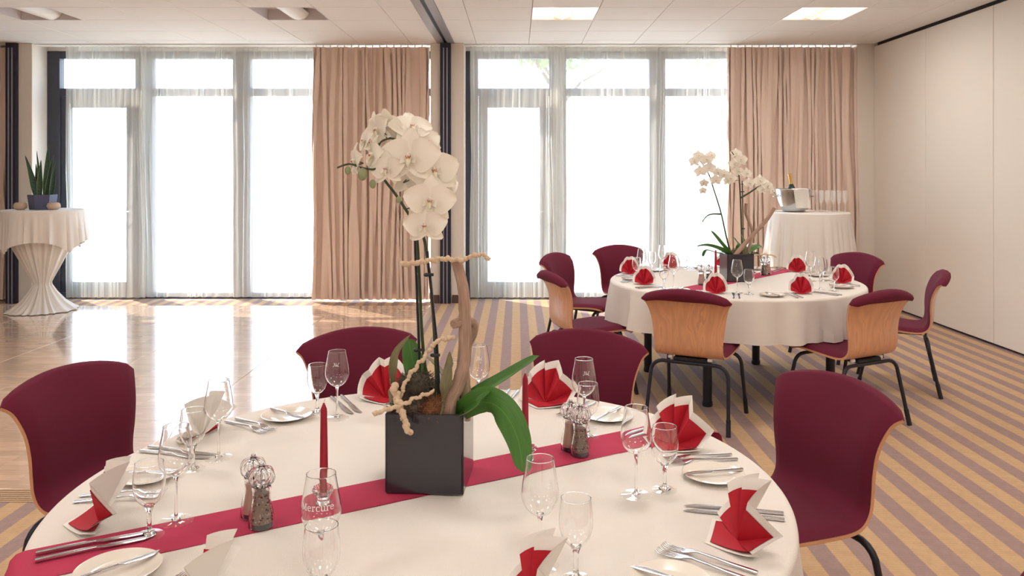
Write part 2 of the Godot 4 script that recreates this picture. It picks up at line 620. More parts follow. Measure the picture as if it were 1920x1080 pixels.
func pleats(x0: float, x1: float, y0: float, y1: float, d: float, amp: float, per: float, sd: int, warp := 0.35, omega := 0.10) -> ArrayMesh:
	# a hanging cloth: folds deepen downwards a little and wander; double faced with a hem
	var n := noise(sd, 1.0, 2)
	var b := Mb.new()
	var cols := int((x1 - x0) / per * 14.0)
	var xm := (x0 + x1) / 2
	var f := func(a, t):
		var u: float = a * (x1 - x0) / per
		var ph: float = (u + warp * 2.2 * n.get_noise_2d(u * 0.35, t * 0.5)) * TAU
		var am: float = amp * (0.75 + 0.5 * n.get_noise_2d(u * 0.5 + 40.0, t * 0.4)) * lerpf(0.7, 1.0, clampf(t * 1.6, 0, 1))
		var x: float = lerpf(x0, x1, a)
		x += sin(ph * 2.0) * per * omega + 0.012 * n.get_noise_2d(u, t * 2.0 + 9.0)
		return V(x, lerpf(y1, y0, t), d - cos(ph) * am)
	b.grid(cols, 16, func(a, t): return f.call(a, t), true, (x1 - x0) * 2.0, 6.0)
	return b.mesh(70.0)

func curtains() -> void:
	# sheer curtains: two drops in each bay, fuller where they meet
	var sheers := [
		[-5.36, -4.42, "sheer white curtain drop beside the dark door post behind the snake plant", 0.075],
		[-4.50, -2.36, "wide sheer white curtain reflected in the shiny parquet, ending at a beige drape", 0.115],
		[-0.555, 0.56, "sheer white curtain drop hanging right of the grey centre pier", 0.08],
		[0.44, 2.52, "wide sheer white curtain drop behind the far round table's left chairs", 0.105]]
	for k in sheers.size():
		var s = sheers[k]
		solo("sheer_curtain", pleats(s[0], s[1], 0.035, CEIL - 0.012, 9.525 + 0.05 * (k % 2), 0.018, s[3], 60 + k, 0.4), M.sheer, s[2], "curtain", Vector3.ZERO, 0.0, "sheer curtains")
	var drapes := [
		[-2.40, -1.035, "heavy beige drape in deep folds behind the tall white orchid", 71],
		[2.48, 4.02, "heavy beige drape in deep folds behind the champagne bucket", 72],
		[-7.2, -6.03, "beige drape cut off by the left picture edge behind the left high table", 73]]
	for s in drapes:
		var o := thing("drape", s[2], "curtain", Vector3.ZERO, 0.0, "beige drapes")
		part(o, "cloth", pleats(s[0], s[1], 0.03, CEIL - 0.035, 9.43, 0.052, 0.083, s[3], 0.55, 0.17), M.curtain)
		var hook := bx(Vector3.ZERO, Vector3(0.012, 0.034, 0.008), 0.003)
		var n := int((s[1] - s[0]) / 0.083)
		for i in n:
			part(o, "hook", hook, M.white_plastic, V(s[0] + 0.04 + i * 0.083, CEIL - 0.026, 9.415))
	struct("trim_curtain_rail", span(-7.2, 4.0, CEIL - 0.012, CEIL - 0.002, 9.40, 9.56), M.white_plastic)

func lamps() -> void:
	var bk := Mb.new()      # half-round basket, axis along the depth of the room
	bk.grid(14, 6, func(a, t):
		var an: float = PI * a
		return Vector3(-0.085 * cos(an), -0.07 * sin(an), -0.295 + 0.59 * t), false)
	bk.grid(14, 1, func(a, t): return Vector3(-0.085 * cos(PI * a), -0.07 * sin(PI * a) * t, 0.295), false)
	bk.grid(14, 1, func(a, t): return Vector3(-0.085 * cos(PI * a), -0.07 * sin(PI * a) * t, -0.295), true)
	var basket := bk.mesh(50.0)
	var rc := Mb.new()      # recess: four sides and a back
	rc.box(Vector3(0, 0.11, 0), Vector3(0.612, 0.01, 0.61))
	for s in [-1, 1]:
		rc.box(Vector3(s * 0.303, 0.055, 0), Vector3(0.006, 0.11, 0.61))
		rc.box(Vector3(0, 0.055, s * 0.302), Vector3(0.60, 0.11, 0.006))
	var recess := rc.mesh()
	var wing := bx(Vector3.ZERO, Vector3(0.205, 0.006, 0.59), 0.002)
	var strip := bx(Vector3.ZERO, Vector3(0.012, 0.008, 0.59), 0.002)
	var spots := []
	for d in [7.613, 5.153, 2.693, 0.233, -2.227]:
		spots.append([0.449, d, true]); spots.append([2.913, d, true])
		if d < 6.0:
			spots.append([-2.157, d, true]); spots.append([-4.601, d, true])
	spots.append([-2.157, 7.613, false]); spots.append([-4.601, 7.613, false])
	for s in spots:
		var seen: bool = s[1] > 6.0
		var label := ""
		if s[2]: label = ("lit square ceiling light nearer the ceiling track" if s[0] < 1.0 else "lit square ceiling light nearer the right wall") if seen else "lit square ceiling light outside the picture, %s, %s" % [{5: "nearest the windows", 3: "above the near table row", 0: "overhead of the viewpoint", -2: "nearest the back wall"}[int(roundf(s[1]))], "right column" if s[0] > 2 else "middle column" if s[0] > 0 else "column over the parquet" if s[0] > -3 else "left aisle column"]
		else: label = "unlit recessed ceiling light nearer the ceiling track" if s[0] > -3.0 else "unlit recessed ceiling light near the left picture edge"
		var o := thing("ceiling_light", label, "ceiling light", V(s[0], CEIL, s[1]), 0.0, "recessed ceiling lights")
		part(o, "housing", recess, M.lamp_recess)
		if s[2]:
			for k in [-1, 1]: part(o, "diffuser", wing, M.lamp_glow, Vector3(k * 0.193, 0.012, 0))
			part(o, "basket", basket, M.lamp_basket_glow, Vector3(0, 0.028 + 0.035, 0)).scale = Vector3(1, 0.8, 1)
			part(o, "basket_seam", strip, M.lamp_glow, Vector3(0, 0.005, 0))
			var al := AreaLight3D.new()
			al.name = "panel_light"
			al.area_size = Vector2(0.56, 0.56)
			al.light_color = Color(1.0, 0.985, 0.97)
			al.light_energy = 1.4
			al.shadow_enabled = true
			al.rotation.x = -PI / 2
			al.position = Vector3(0, -0.004, 0)
			o.add_child(al, true)
		else:
			part(o, "basket", basket, M.lamp_off, Vector3(0, 0.07, 0)).scale = Vector3(1.2, 1, 1)

func dance_floor() -> void:
	var o := thing("dance_floor", "glossy pale wooden portable dance floor laid on the carpet before the windows", "dance floor", V(-3.575, 0, 6.42))
	for i in 5:
		for j in 5:
			var xa := -6.175 + 1.04 * i
			var da := 3.82 + 1.04 * j
			var b := Mb.new()
			var c := V(xa + 0.52 + 3.575, 0.012, da + 0.52 - 6.42)
			b.box(c, Vector3(1.037, 0.024, 1.037), 0.0015)
			for k in b.v.size(): b.uv[k] = Vector2((b.v[k].x) * 0.96 + i * 0.37, b.v[k].z * 0.96 + j * 0.21)
			part(o, "panel", b.mesh(20.0), M.parquet)
	# sloping edge strips with ribs, front and right
	for side in 2:
		var b := Mb.new()
		var n := 7
		for k in n:
			var t0 := float(k) / n; var t1 := float(k + 1) / n
			var y0 := 0.024 * (1 - t0) + 0.002; var y1 := 0.024 * (1 - t1) + 0.002
			if side == 0:
				b.quad(V(-2.6, y1, -2.6 - 0.10 * t1), V(2.6, y1, -2.6 - 0.10 * t1), V(2.6, y0 - 0.002, -2.6 - 0.10 * t0), V(-2.6, y0 - 0.002, -2.6 - 0.10 * t0))
			else:
				b.quad(V(2.6 + 0.06 * t0, y0 - 0.002, -2.6), V(2.6 + 0.06 * t1, y1, -2.6), V(2.6 + 0.06 * t1, y1, 2.6), V(2.6 + 0.06 * t0, y0 - 0.002, 2.6))
		part(o, "edge_strip", b.mesh(10.0), M.ramp_edge)

# ================= tables =================
func cloth_mesh(R: float, drop: float, folds: float, amp: float, flare: float, sd: int, square := 0.0) -> ArrayMesh:
	# round-table cloth: flat top, rounded edge, falling folds; origin at the middle of the top, y = 0 is the upper face
	var n := noise(sd, 1.0, 2)
	var prof := []
	for k in 20: prof.append([(R - 0.016) * k / 19.0, 0.0])
	for k in range(1, 5):
		var an := PI / 2 * k / 4.0
		prof.append([R - 0.016 + 0.016 * sin(an), -0.016 + 0.016 * cos(an)])
	var m := 14
	for k in range(1, m + 1): prof.append([R, -0.016 - (drop - 0.016) * k / m])
	var b := Mb.new()
	b.grid(176, prof.size() - 1, func(a, t):
		var k := int(round(t * (prof.size() - 1)))
		var an: float = a * TAU
		var cx := cos(an); var sx := sin(an)
		var r: float = prof[k][0]
		var y: float = prof[k][1]
		var s := clampf(-y / drop, 0, 1)
		if square > 0.0 and y < -0.02:      # a square cloth hangs lower at its corners
			var q := 1.0 / maxf(absf(cx), absf(sx))
			y *= lerpf(1.0, 1.0 + (q - 1.0) * square, s)
		var w := n.get_noise_2d(cx * 2.2, sx * 2.2)
		var ph := an * folds + 5.0 * w
		var f := sin(ph) + 0.35 * sin(ph * 2.0 + 1.0)
		r += flare * s + amp * pow(s, 0.8) * f * (0.7 + 0.6 * n.get_noise_2d(cx * 3.0 + 7.0, sx * 3.0)) * clampf(s * 3.0, 0, 1)
		if k < 20:
			var cr1 := 1.0 - absf(n.get_noise_2d(r * cx * 2.2 + 3.0, r * sx * 0.8))
			y += 0.0011 * pow(cr1, 8.0) + 0.0008 * n.get_noise_2d(r * cx * 5.0, r * sx * 5.0)
		return Vector3(r * cx, y, -r * sx), true)
	return b.mesh(60.0)

func tables() -> void:
	var specs := [[NEAR, "near", 91, 60.2, 0.012], [FAR, "far", 95, 43.7, 0.0]]
	for s in specs:
		var c: Vector2 = s[0]
		var which: String = s[1]
		var t := thing("round_table", "round dining table with black legs under the %s white cloth" % which, "table", V(c.x, 0, c.y), 0.0, "round dining tables")
		var b := Mb.new()
		b.lathe([[0.0, 0.70], [0.86, 0.70], [0.872, 0.706], [0.872, 0.732], [0.866, 0.738], [0.0, 0.738]], 64)
		part(t, "table_top", b.mesh(30.0), M.black_plastic)
		for k in 4:
			var a := deg_to_rad(-150.0 + 90.0 * k)
			var l := Mb.new()
			l.lathe([[0.0, 0.0], [0.03, 0.0], [0.034, 0.006], [0.034, 0.03], [0.03, 0.034], [0.03, 0.70], [0.0, 0.70]], 16)
			part(t, "leg", l.mesh(30.0), M.black_steel, Vector3(0.66 * sin(a), 0, -0.66 * cos(a)))
		solo("tablecloth", cloth_mesh(0.893, 0.272, 14.0, 0.036, 0.028, s[2]), M.table_linen, "white linen cloth falling in folds round the %s dining table" % which, "tablecloth", V(c.x, TOP, c.y), 0.0, "dining tablecloths")
		# runner: a straight band across the middle, ends hanging over the edge
		var half := 0.896
		var path := []
		var N := 40
		for k in N + 1: path.append(Vector2(lerpf(-half, half, float(k) / N), 0.0022))
		for k in range(1, 4):
			var an := PI / 2 * k / 3.0
			path.append(Vector2(half + 0.03 * sin(an), 0.0022 - 0.03 + 0.03 * cos(an)))
		path.append(Vector2(half + 0.048, -0.07)); path.append(Vector2(half + 0.062, -0.125))
		var pre := []
		for k in range(path.size() - 1, N, -1): pre.append(Vector2(-path[k].x, path[k].y))
		path = pre + path
		var rb := Mb.new()
		var hw := 0.076
		for face in 2:
			rb.grid(path.size() - 1, 6, func(a, t):
				var k := int(round(a * (path.size() - 1)))
				return Vector3(path[k].x, path[k].y - face * 0.0012, lerpf(hw, -hw, t)), face == 1)
		var rn := solo("table_runner", rb.mesh(50.0), M.runner_red, "crimson fabric runner across the %s white tablecloth under its orchid pot" % which, "table runner", V(c.x + s[4], TOP, c.y), 0.0, "table runners")
		rn.rotation.y = deg_to_rad(90.0 - s[3])

# ================= chairs =================
var CP := [[0.250, 0.415], [0.237, 0.436], [0.15, 0.447], [0.0, 0.438], [-0.12, 0.429], [-0.185, 0.438], [-0.222, 0.474], [-0.234, 0.53], [-0.238, 0.60], [-0.252, 0.68], [-0.286, 0.768], [-0.318, 0.828]]
var CW := [0.20, 0.214, 0.225, 0.225, 0.215, 0.208, 0.206, 0.208, 0.215, 0.227, 0.249, 0.272]
var CC := [0.0, 0.0, 0.0, 0.0, 0.003, 0.010, 0.018, 0.024, 0.030, 0.036, 0.042, 0.046]
var CA := [0.0, 0.0, 0.0, 0.0, 0.0, 0.0, 0.0, 0.0, 0.0, 0.003, 0.020, 0.055]

func cr(t: Array, f: float) -> float:
	var k := clampi(int(f), 0, t.size() - 2)
	return cubic_interpolate(t[k], t[k + 1], t[maxi(k - 1, 0)], t[mini(k + 2, t.size() - 1)], f - k)

func shell_pt(a: float, b: float) -> Vector3:     # a along the profile from the seat front to the top of the back, b across
	var f := a * 11.0
	var v := cr(CP.map(func(q): return q[0]), f) + cr(CC, f) * b * b
	var y := cr(CP.map(func(q): return q[1]), f) - cr(CA, f) * b * b
	var w := cr(CW, f)
	# the front corners are rounded off in plan
	if f < 1.0: w *= 1.0 - 0.06 * (1.0 - f)
	return Vector3(w * b, y, -v)

func make_chair() -> Node3D:
	var t := thing("dining_chair", "-", "chair", Vector3.ZERO, 0.0, "burgundy dining chairs")
	t.set_meta("stem", "dining_chair")
	var na := 44
	var nb := 16
	# cache of points and normals on the shell
	var P := []
	var N := []
	for j in na + 1:
		var rp := []
		var rn := []
		for i in nb + 1:
			var a := float(j) / na
			var b := lerpf(-1, 1, float(i) / nb)
			var e := 0.004
			rp.append(shell_pt(a, b))
			var da := shell_pt(minf(a + e, 1), b) - shell_pt(maxf(a - e, 0), b)
			var db := shell_pt(a, minf(b + e, 1)) - shell_pt(a, maxf(b - e, -1))
			rn.append(db.cross(da).normalized())
		P.append(rp); N.append(rn)
	if N[10][8].y < 0:
		for j in na + 1:
			for i in nb + 1: N[j][i] = -N[j][i]
	var at := func(u: float, w: float, o: float) -> Vector3:
		var i := int(round(u * nb)); var j := int(round(w * na))
		return P[j][i] + N[j][i] * o
	var th := 0.012
	var b := Mb.new()
	b.grid(nb, na, func(u, w): return at.call(u, w, 0.0), false)
	b.grid(nb, na, func(u, w): return at.call(u, w, -th), true)
	b.grid(nb, 1, func(u, s): return at.call(u, 0.0, -th + th * s), false)
	b.grid(nb, 1, func(u, s): return at.call(u, 1.0, -th * s), false)
	b.grid(na, 1, func(w, s): return at.call(0.0, w, -th * s), false)
	b.grid(na, 1, func(w, s): return at.call(1.0, w, -th + th * s), false)
	part(t, "plywood_shell", b.mesh(40.0), M.beech_ply)
	# upholstery: domed pad over the whole inner face, rolled over the top edge and down the outside
	var u := Mb.new()
	var hgt := func(x: float, w: float) -> float:
		var bb := absf(x * 2.0 - 1.0)
		var s := sqrt(maxf(0.0, 1.0 - pow(bb, 9.0)))
		var f := sqrt(clampf(w / 0.05, 0, 1))
		return 0.001 + 0.024 * s * f
	u.grid(nb, na, func(x, w): return at.call(x, w, hgt.call(x, w)), false)
	var T := []
	for i in nb + 1: T.append((P[na][i] - P[na - 1][i]).normalized())
	u.grid(nb, 9, func(x, s):
		var i := int(round(x * nb))
		var k := int(round(s * 9))
		var bb := absf(x * 2.0 - 1.0)
		var h: float = hgt.call(x, 1.0)
		var edge := sqrt(maxf(0.02, 1.0 - pow(bb, 12.0)))
		if k <= 4:
			var an := PI * k / 4.0
			var mid := (h - 0.032 * edge - 0.004) / 2.0
			var half := (h + 0.032 * edge + 0.004) / 2.0
			return P[na][i] + N[na][i] * (mid + half * cos(an)) + T[i] * 0.018 * sin(an) * edge
		var down := (0.014 + 0.066 * (1.0 - bb * bb)) * (k - 4) / 5.0
		var jf := clampf(1.0 - down / 0.93, 0.0, 1.0) * na
		var j0 := mini(int(jf), na - 1)
		var p: Vector3 = P[j0][i].lerp(P[j0 + 1][i], jf - j0)
		var n: Vector3 = N[j0][i].lerp(N[j0 + 1][i], jf - j0)
		var o := -(0.032 * edge + 0.004) if k < 9 else -th
		if k == 8: o *= 0.9
		return p + n * o, false)
	part(t, "upholstery", u.mesh(50.0), M.burgundy_wool)
	# steel frame: each leg is half of a bent hoop
	for s in [-1.0, 1.0]:
		for fr in [[-0.19, -0.27, 0.385], [0.165, 0.25, 0.395]]:
			var path := [Vector3(0, fr[2], -fr[0]), Vector3(0.165 * s, fr[2], -fr[0])]
			for k in range(1, 6):
				var an := PI / 2 * k / 5.0
				path.append(Vector3(s * (0.165 + 0.07 * sin(an)), fr[2] - 0.07 + 0.07 * cos(an), -(fr[0] + (fr[1] - fr[0]) * 0.16 * k / 5.0)))
			path.append(Vector3(s * 0.25, 0.012, -fr[1]))
			var l := Mb.new()
			l.tube(path, 0.0115, 10)
			var leg := part(t, "leg", l.mesh(50.0), M.black_steel)
			var g := Mb.new()
			var e: Vector3 = path[-1]
			var d: Vector3 = (path[-2] - e).normalized()
			g.tube([e - d * 0.012, e + d * 0.085], 0.0142, 10)
			part(leg, "foot_sleeve", g.mesh(40.0), M.black_plastic)
	part(t, "mounting_plate", bx(Vector3(0, 0.404, 0.01), Vector3(0.2, 0.024, 0.37), 0.006), M.black_plastic)
	for s in [-1.0, 1.0]: part(t, "spacer", bx(Vector3(s * 0.12, 0.41, 0.17), Vector3(0.03, 0.02, 0.02), 0.004), M.white_plastic)
	return t

func chairs() -> void:
	var src := make_chair()
	var list := [
		[-1.323, 2.754, 110.0, "burgundy chair beside the parquet at the near table, cut by the left picture edge"],
		[-0.573, 3.285, 153.0, "burgundy chair behind the two glasses and left of the near orchid stems"],
		[0.201, 3.241, 203.0, "burgundy chair back at the near table, just in front of the far table"],
		[0.83, 2.60, 245.0, "large burgundy chair with seat visible, on the right of the near table"],
		[0.66, 1.36, -75.0, "burgundy chair of which only a corner shows at the lower right"],
		[1.124, 4.983, 27.0, "chair seen from behind with beech back, at the far table's front left"],
		[2.033, 4.976, -27.0, "chair with beech back turned left, at the far table's front right"],
		[2.722, 5.75, -66.0, "burgundy chair in profile, closest to the right partition wall"],
		[2.66, 6.70, -118.0, "burgundy chair back in front of the right high table"],
		[1.049, 7.277, 161.0, "dark chair back standing against the sheer curtain at the far table"],
		[0.571, 6.668, 121.0, "chair at the far table's left, partly behind another chair's pale back"],
		[0.512, 5.686, 72.0, "chair in side view with pale wooden back, leftmost at the far table"]]
	for k in list.size():
		var c = list[k]
		var o: Node3D = src
		if k > 0: o = copy(src, c[3], Vector3.ZERO, 0)
		o.position = V(c[0], 0, c[1])
		o.rotation.y = -deg_to_rad(c[2])
		o.set_meta("label", c[3])

# ================= place settings =================
func bar(b: Mb, pts: Array) -> void:     # flat bar along z: each point [z, x, y, width, thickness]
	var s := b.v.size()
	for p in pts:
		for q in [[-1, -0.5], [-0.6, -1], [0.6, -1], [1, -0.5], [1, 0.5], [0.6, 1], [-0.6, 1], [-1, 0.5]]:
			b.pt(Vector3(p[1] + q[0] * p[3] / 2, p[2] + q[1] * p[4] / 2, p[0]))
	for k in pts.size() - 1:
		for i in 8:
			var a := s + k * 8 + i
			var c := s + k * 8 + (i + 1) % 8
			b.t3(a, c + 8, c)
			b.t3(a, a + 8, c + 8)
	var e := s + (pts.size() - 1) * 8
	for i in range(1, 7):
		b.t3(s, s + i, s + i + 1); b.t3(e, e + i + 1, e + i)

func make_knife(L: float, nm: String) -> Node3D:
	var o := thing(nm, "-", "knife", Vector3.ZERO, 0.0, "-")
	o.set_meta("stem", nm)
	var k := L / 0.225
	var h := Mb.new()
	bar(h, [[0.11 * k, 0, 0.0045, 0.011, 0.007], [0.06 * k, 0, 0.0045, 0.0105, 0.007], [0.0, 0, 0.0045, 0.008, 0.007]])
	part(o, "handle", h.mesh(50.0), M.cutlery_steel)
	var l := Mb.new()
	bar(l, [[0.0, 0, 0.0045, 0.008, 0.006], [-0.015 * k, 0.001, 0.004, 0.014, 0.003], [-0.06 * k, 0.002, 0.0035, 0.018, 0.0022], [-0.09 * k, 0.001, 0.003, 0.016, 0.002], [-0.108 * k, -0.003, 0.003, 0.008, 0.0015], [-0.115 * k, -0.006, 0.003, 0.002, 0.001]])
	part(o, "blade", l.mesh(50.0), M.cutlery_steel)
	return o

func make_fork() -> Node3D:
	var o := thing("fork", "-", "fork", Vector3.ZERO, 0.0, "-")
	o.set_meta("stem", "fork")
	var h := Mb.new()
	bar(h, [[0.10, 0, 0.004, 0.011, 0.005], [0.05, 0, 0.006, 0.0095, 0.005], [0.0, 0, 0.0095, 0.0065, 0.0045], [-0.022, 0, 0.011, 0.006, 0.004], [-0.036, 0, 0.010, 0.016, 0.0025], [-0.05, 0, 0.007, 0.0225, 0.002], [-0.058, 0, 0.006, 0.0225, 0.002]])
	part(o, "handle", h.mesh(50.0), M.cutlery_steel)
	var tn := Mb.new()
	for i in 4:
		var x := -0.0093 + 0.0062 * i
		bar(tn, [[-0.056, x, 0.006, 0.0038, 0.0022], [-0.075, x, 0.0045, 0.0034, 0.002], [-0.092, x, 0.0055, 0.003, 0.0018], [-0.102, x * 0.96, 0.009, 0.0016, 0.0012]])
	part(o, "tines", tn.mesh(50.0), M.cutlery_steel)
	return o

func make_glass(nm: String, prof: Array, foot: float, stem_h: float, sr: float) -> Node3D:
	var o := thing(nm, "-", "glass", Vector3.ZERO, 0.0, "-")
	o.set_meta("stem", nm)
	var b := Mb.new()
	# outside of the bowl, over the rim, then the inside back down; the curve is refined so that the wall refracts evenly
	var fine := smooth_path(prof.map(func(q): return Vector3(q[0], q[1], 0)), 5)
	var wall := []
	for q in fine: wall.append([maxf(0.0, q.x), q.y])
	for k in range(fine.size() - 1, -1, -1):
		var d: Vector3 = (fine[mini(k + 1, fine.size() - 1)] - fine[maxi(k - 1, 0)]).normalized()
		wall.append([maxf(0.0, fine[k].x - d.y * 0.0008) if k > 0 else 0.0, fine[k].y + d.x * 0.0008])
	b.lathe(wall, 72)
	part(o, "bowl", b.mesh(60.0), M.glass_solid)
	var s := Mb.new()
	var y0: float = prof[0][1]
	s.lathe([[0.0, 0.0045], [sr * 3.2, 0.0052], [sr * 1.5, 0.011], [sr, 0.022], [sr * 0.95, stem_h * 0.6], [sr * 1.05, stem_h - 0.014], [sr * 1.9, y0 - 0.002], [sr * 2.4, y0 + 0.003], [0.0, y0 + 0.001]], 16)
	part(o, "stem", s.mesh(50.0), M.glass_solid)
	var f := Mb.new()
	f.lathe([[0.0, 0.0005], [foot * 0.96, 0.0005], [foot, 0.0015], [foot * 0.97, 0.0025], [foot * 0.5, 0.0038], [sr * 2.0, 0.0065], [0.0, 0.008]], 40)
	part(o, "foot", f.mesh(50.0), M.glass_thin)
	var r := Mb.new()
	var e = prof[-1]
	var ring := []
	for k in 41: ring.append(Vector3(e[0] * cos(TAU * k / 40.0), e[1], -e[0] * sin(TAU * k / 40.0)))
	r.tube(ring, 0.0007, 6, false)
	part(o, "rim", r.mesh(80.0), M.glass_solid)
	return o

func bend(am: Mesh, R: float, y: float) -> ArrayMesh:      # wraps flat lettering onto a bowl
	var a := am.surface_get_arrays(0)
	var v: PackedVector3Array = a[Mesh.ARRAY_VERTEX]
	var n := PackedVector3Array()
	n.resize(v.size())
	for i in v.size():
		var an := v[i].x / R
		var r := R + v[i].z
		n[i] = Vector3(sin(an), 0, cos(an))
		v[i] = Vector3(r * sin(an), y + v[i].y, r * cos(an))
	a[Mesh.ARRAY_VERTEX] = v
	a[Mesh.ARRAY_NORMAL] = n
	a[Mesh.ARRAY_TANGENT] = null
	var out := ArrayMesh.new()
	out.add_surface_from_arrays(Mesh.PRIMITIVE_TRIANGLES, a)
	return out

func lettering(s: String, size: float, R: float, y: float) -> ArrayMesh:
	var tm := TextMesh.new()
	var f := SystemFont.new()
	f.font_names = PackedStringArray(["Droid Serif"])
	f.font_italic = true
	tm.font = f
	tm.text = s
	tm.font_size = 32
	tm.pixel_size = size / 32.0
	tm.depth = 0.0004
	return bend(tm, R, y)

func monogram(R: float, y: float) -> ArrayMesh:
	var b := Mb.new()
	for st in [[[-0.0105, -0.005], [-0.0075, -0.0055], [-0.006, -0.001], [-0.005, 0.0055], [-0.0075, 0.006]], [[-0.005, 0.0055], [-0.0015, -0.004], [0.0005, -0.003], [0.001, 0.003], [-0.0015, 0.006]], [[0.001, 0.003], [0.003, -0.004], [0.0055, -0.001], [0.0075, 0.0045], [0.0105, 0.006]], [[0.0055, -0.001], [0.0065, -0.0055], [0.009, -0.0055]]]:
		var p := []
		for q in st: p.append(Vector3(R * sin(q[0] / R), y + q[1], R * cos(q[0] / R)))
		b.tube(smooth_path(p, 4), 0.0006, 5)
	return b.mesh(60.0)

func make_napkin() -> Node3D:
	var o := thing("folded_napkin", "-", "napkin", Vector3.ZERO, 0.0, "folded napkins")
	o.set_meta("stem", "folded_napkin")
	var tilt := deg_to_rad(14.0)
	var ny := Vector3(0, cos(tilt), -sin(tilt))
	var nz := Vector3(0, sin(tilt), cos(tilt))
	# fold lines of the fan: [angle from upright in degrees, depth of the fold in front (+) or behind (-), reach]
	var folds := [[-80.0, 0.12, 0.80], [-50.0, -0.30, 0.94], [-33.0, 0.22, 0.88], [-13.0, -0.18, 1.08], [-3.0, 0.16, 0.98], [9.0, -0.20, 1.10], [34.0, 0.28, 0.95], [60.0, -0.30, 0.93], [82.0, 0.14, 0.78]]
	var fan := func(R: float, off: float) -> ArrayMesh:
		var b := Mb.new()
		for face in 2:
			b.grid((folds.size() - 1) * 4, 6, func(a, t):
				var q: float = (1.0 - a) * (folds.size() - 1)
				var k := mini(int(q + 1e-4), folds.size() - 2)
				var u: float = clampf(q - k, 0, 1)
				var ph := deg_to_rad(lerpf(folds[k][0], folds[k + 1][0], u))
				var r: float = t * R * lerpf(folds[k][2], folds[k + 1][2], u)
				var bow := sin(u * PI) * 0.03
				var dsp: float = r * (lerpf(folds[k][1], folds[k + 1][1], u) + bow) + off - face * 0.0009
				var p := Vector3(1, 0, 0) * r * sin(ph) * 0.92 + ny * (r * cos(ph) * 1.06) + nz * dsp
				p.y = maxf(p.y, 0.0018 + (0.0005 if off > 0.0 else 0.0))
				return p, face == 0)
		return b.mesh(24.0)
	part(o, "white_layer", fan.call(0.128, 0.0), M.napkin_white)
	part(o, "red_layer", fan.call(0.104, 0.0024), M.napkin_red)
	var flap := func(k: float, y: float) -> ArrayMesh:
		var b := Mb.new()
		b.grid(10, 6, func(a, t):
			var x := lerpf(-0.085, 0.085, a)
			var z := lerpf(-0.02, 0.058 * (1.0 - absf(x) / 0.10), t)
			return Vector3(x * k, y + 0.010 * pow(absf(x) / 0.085, 2.0) * (0.6 + 0.4 * t), z * k + 0.012), true)
		b.grid(10, 6, func(a, t):
			var x := lerpf(-0.085, 0.085, a)
			var z := lerpf(-0.02, 0.058 * (1.0 - absf(x) / 0.10), t)
			return Vector3(x * k, y - 0.0009 + 0.010 * pow(absf(x) / 0.085, 2.0) * (0.6 + 0.4 * t), z * k + 0.012), false)
		return b.mesh(60.0)
	part(o, "white_flap", flap.call(1.0, 0.002), M.napkin_white)
	part(o, "red_flap", flap.call(0.82, 0.0042), M.napkin_red)
	return o

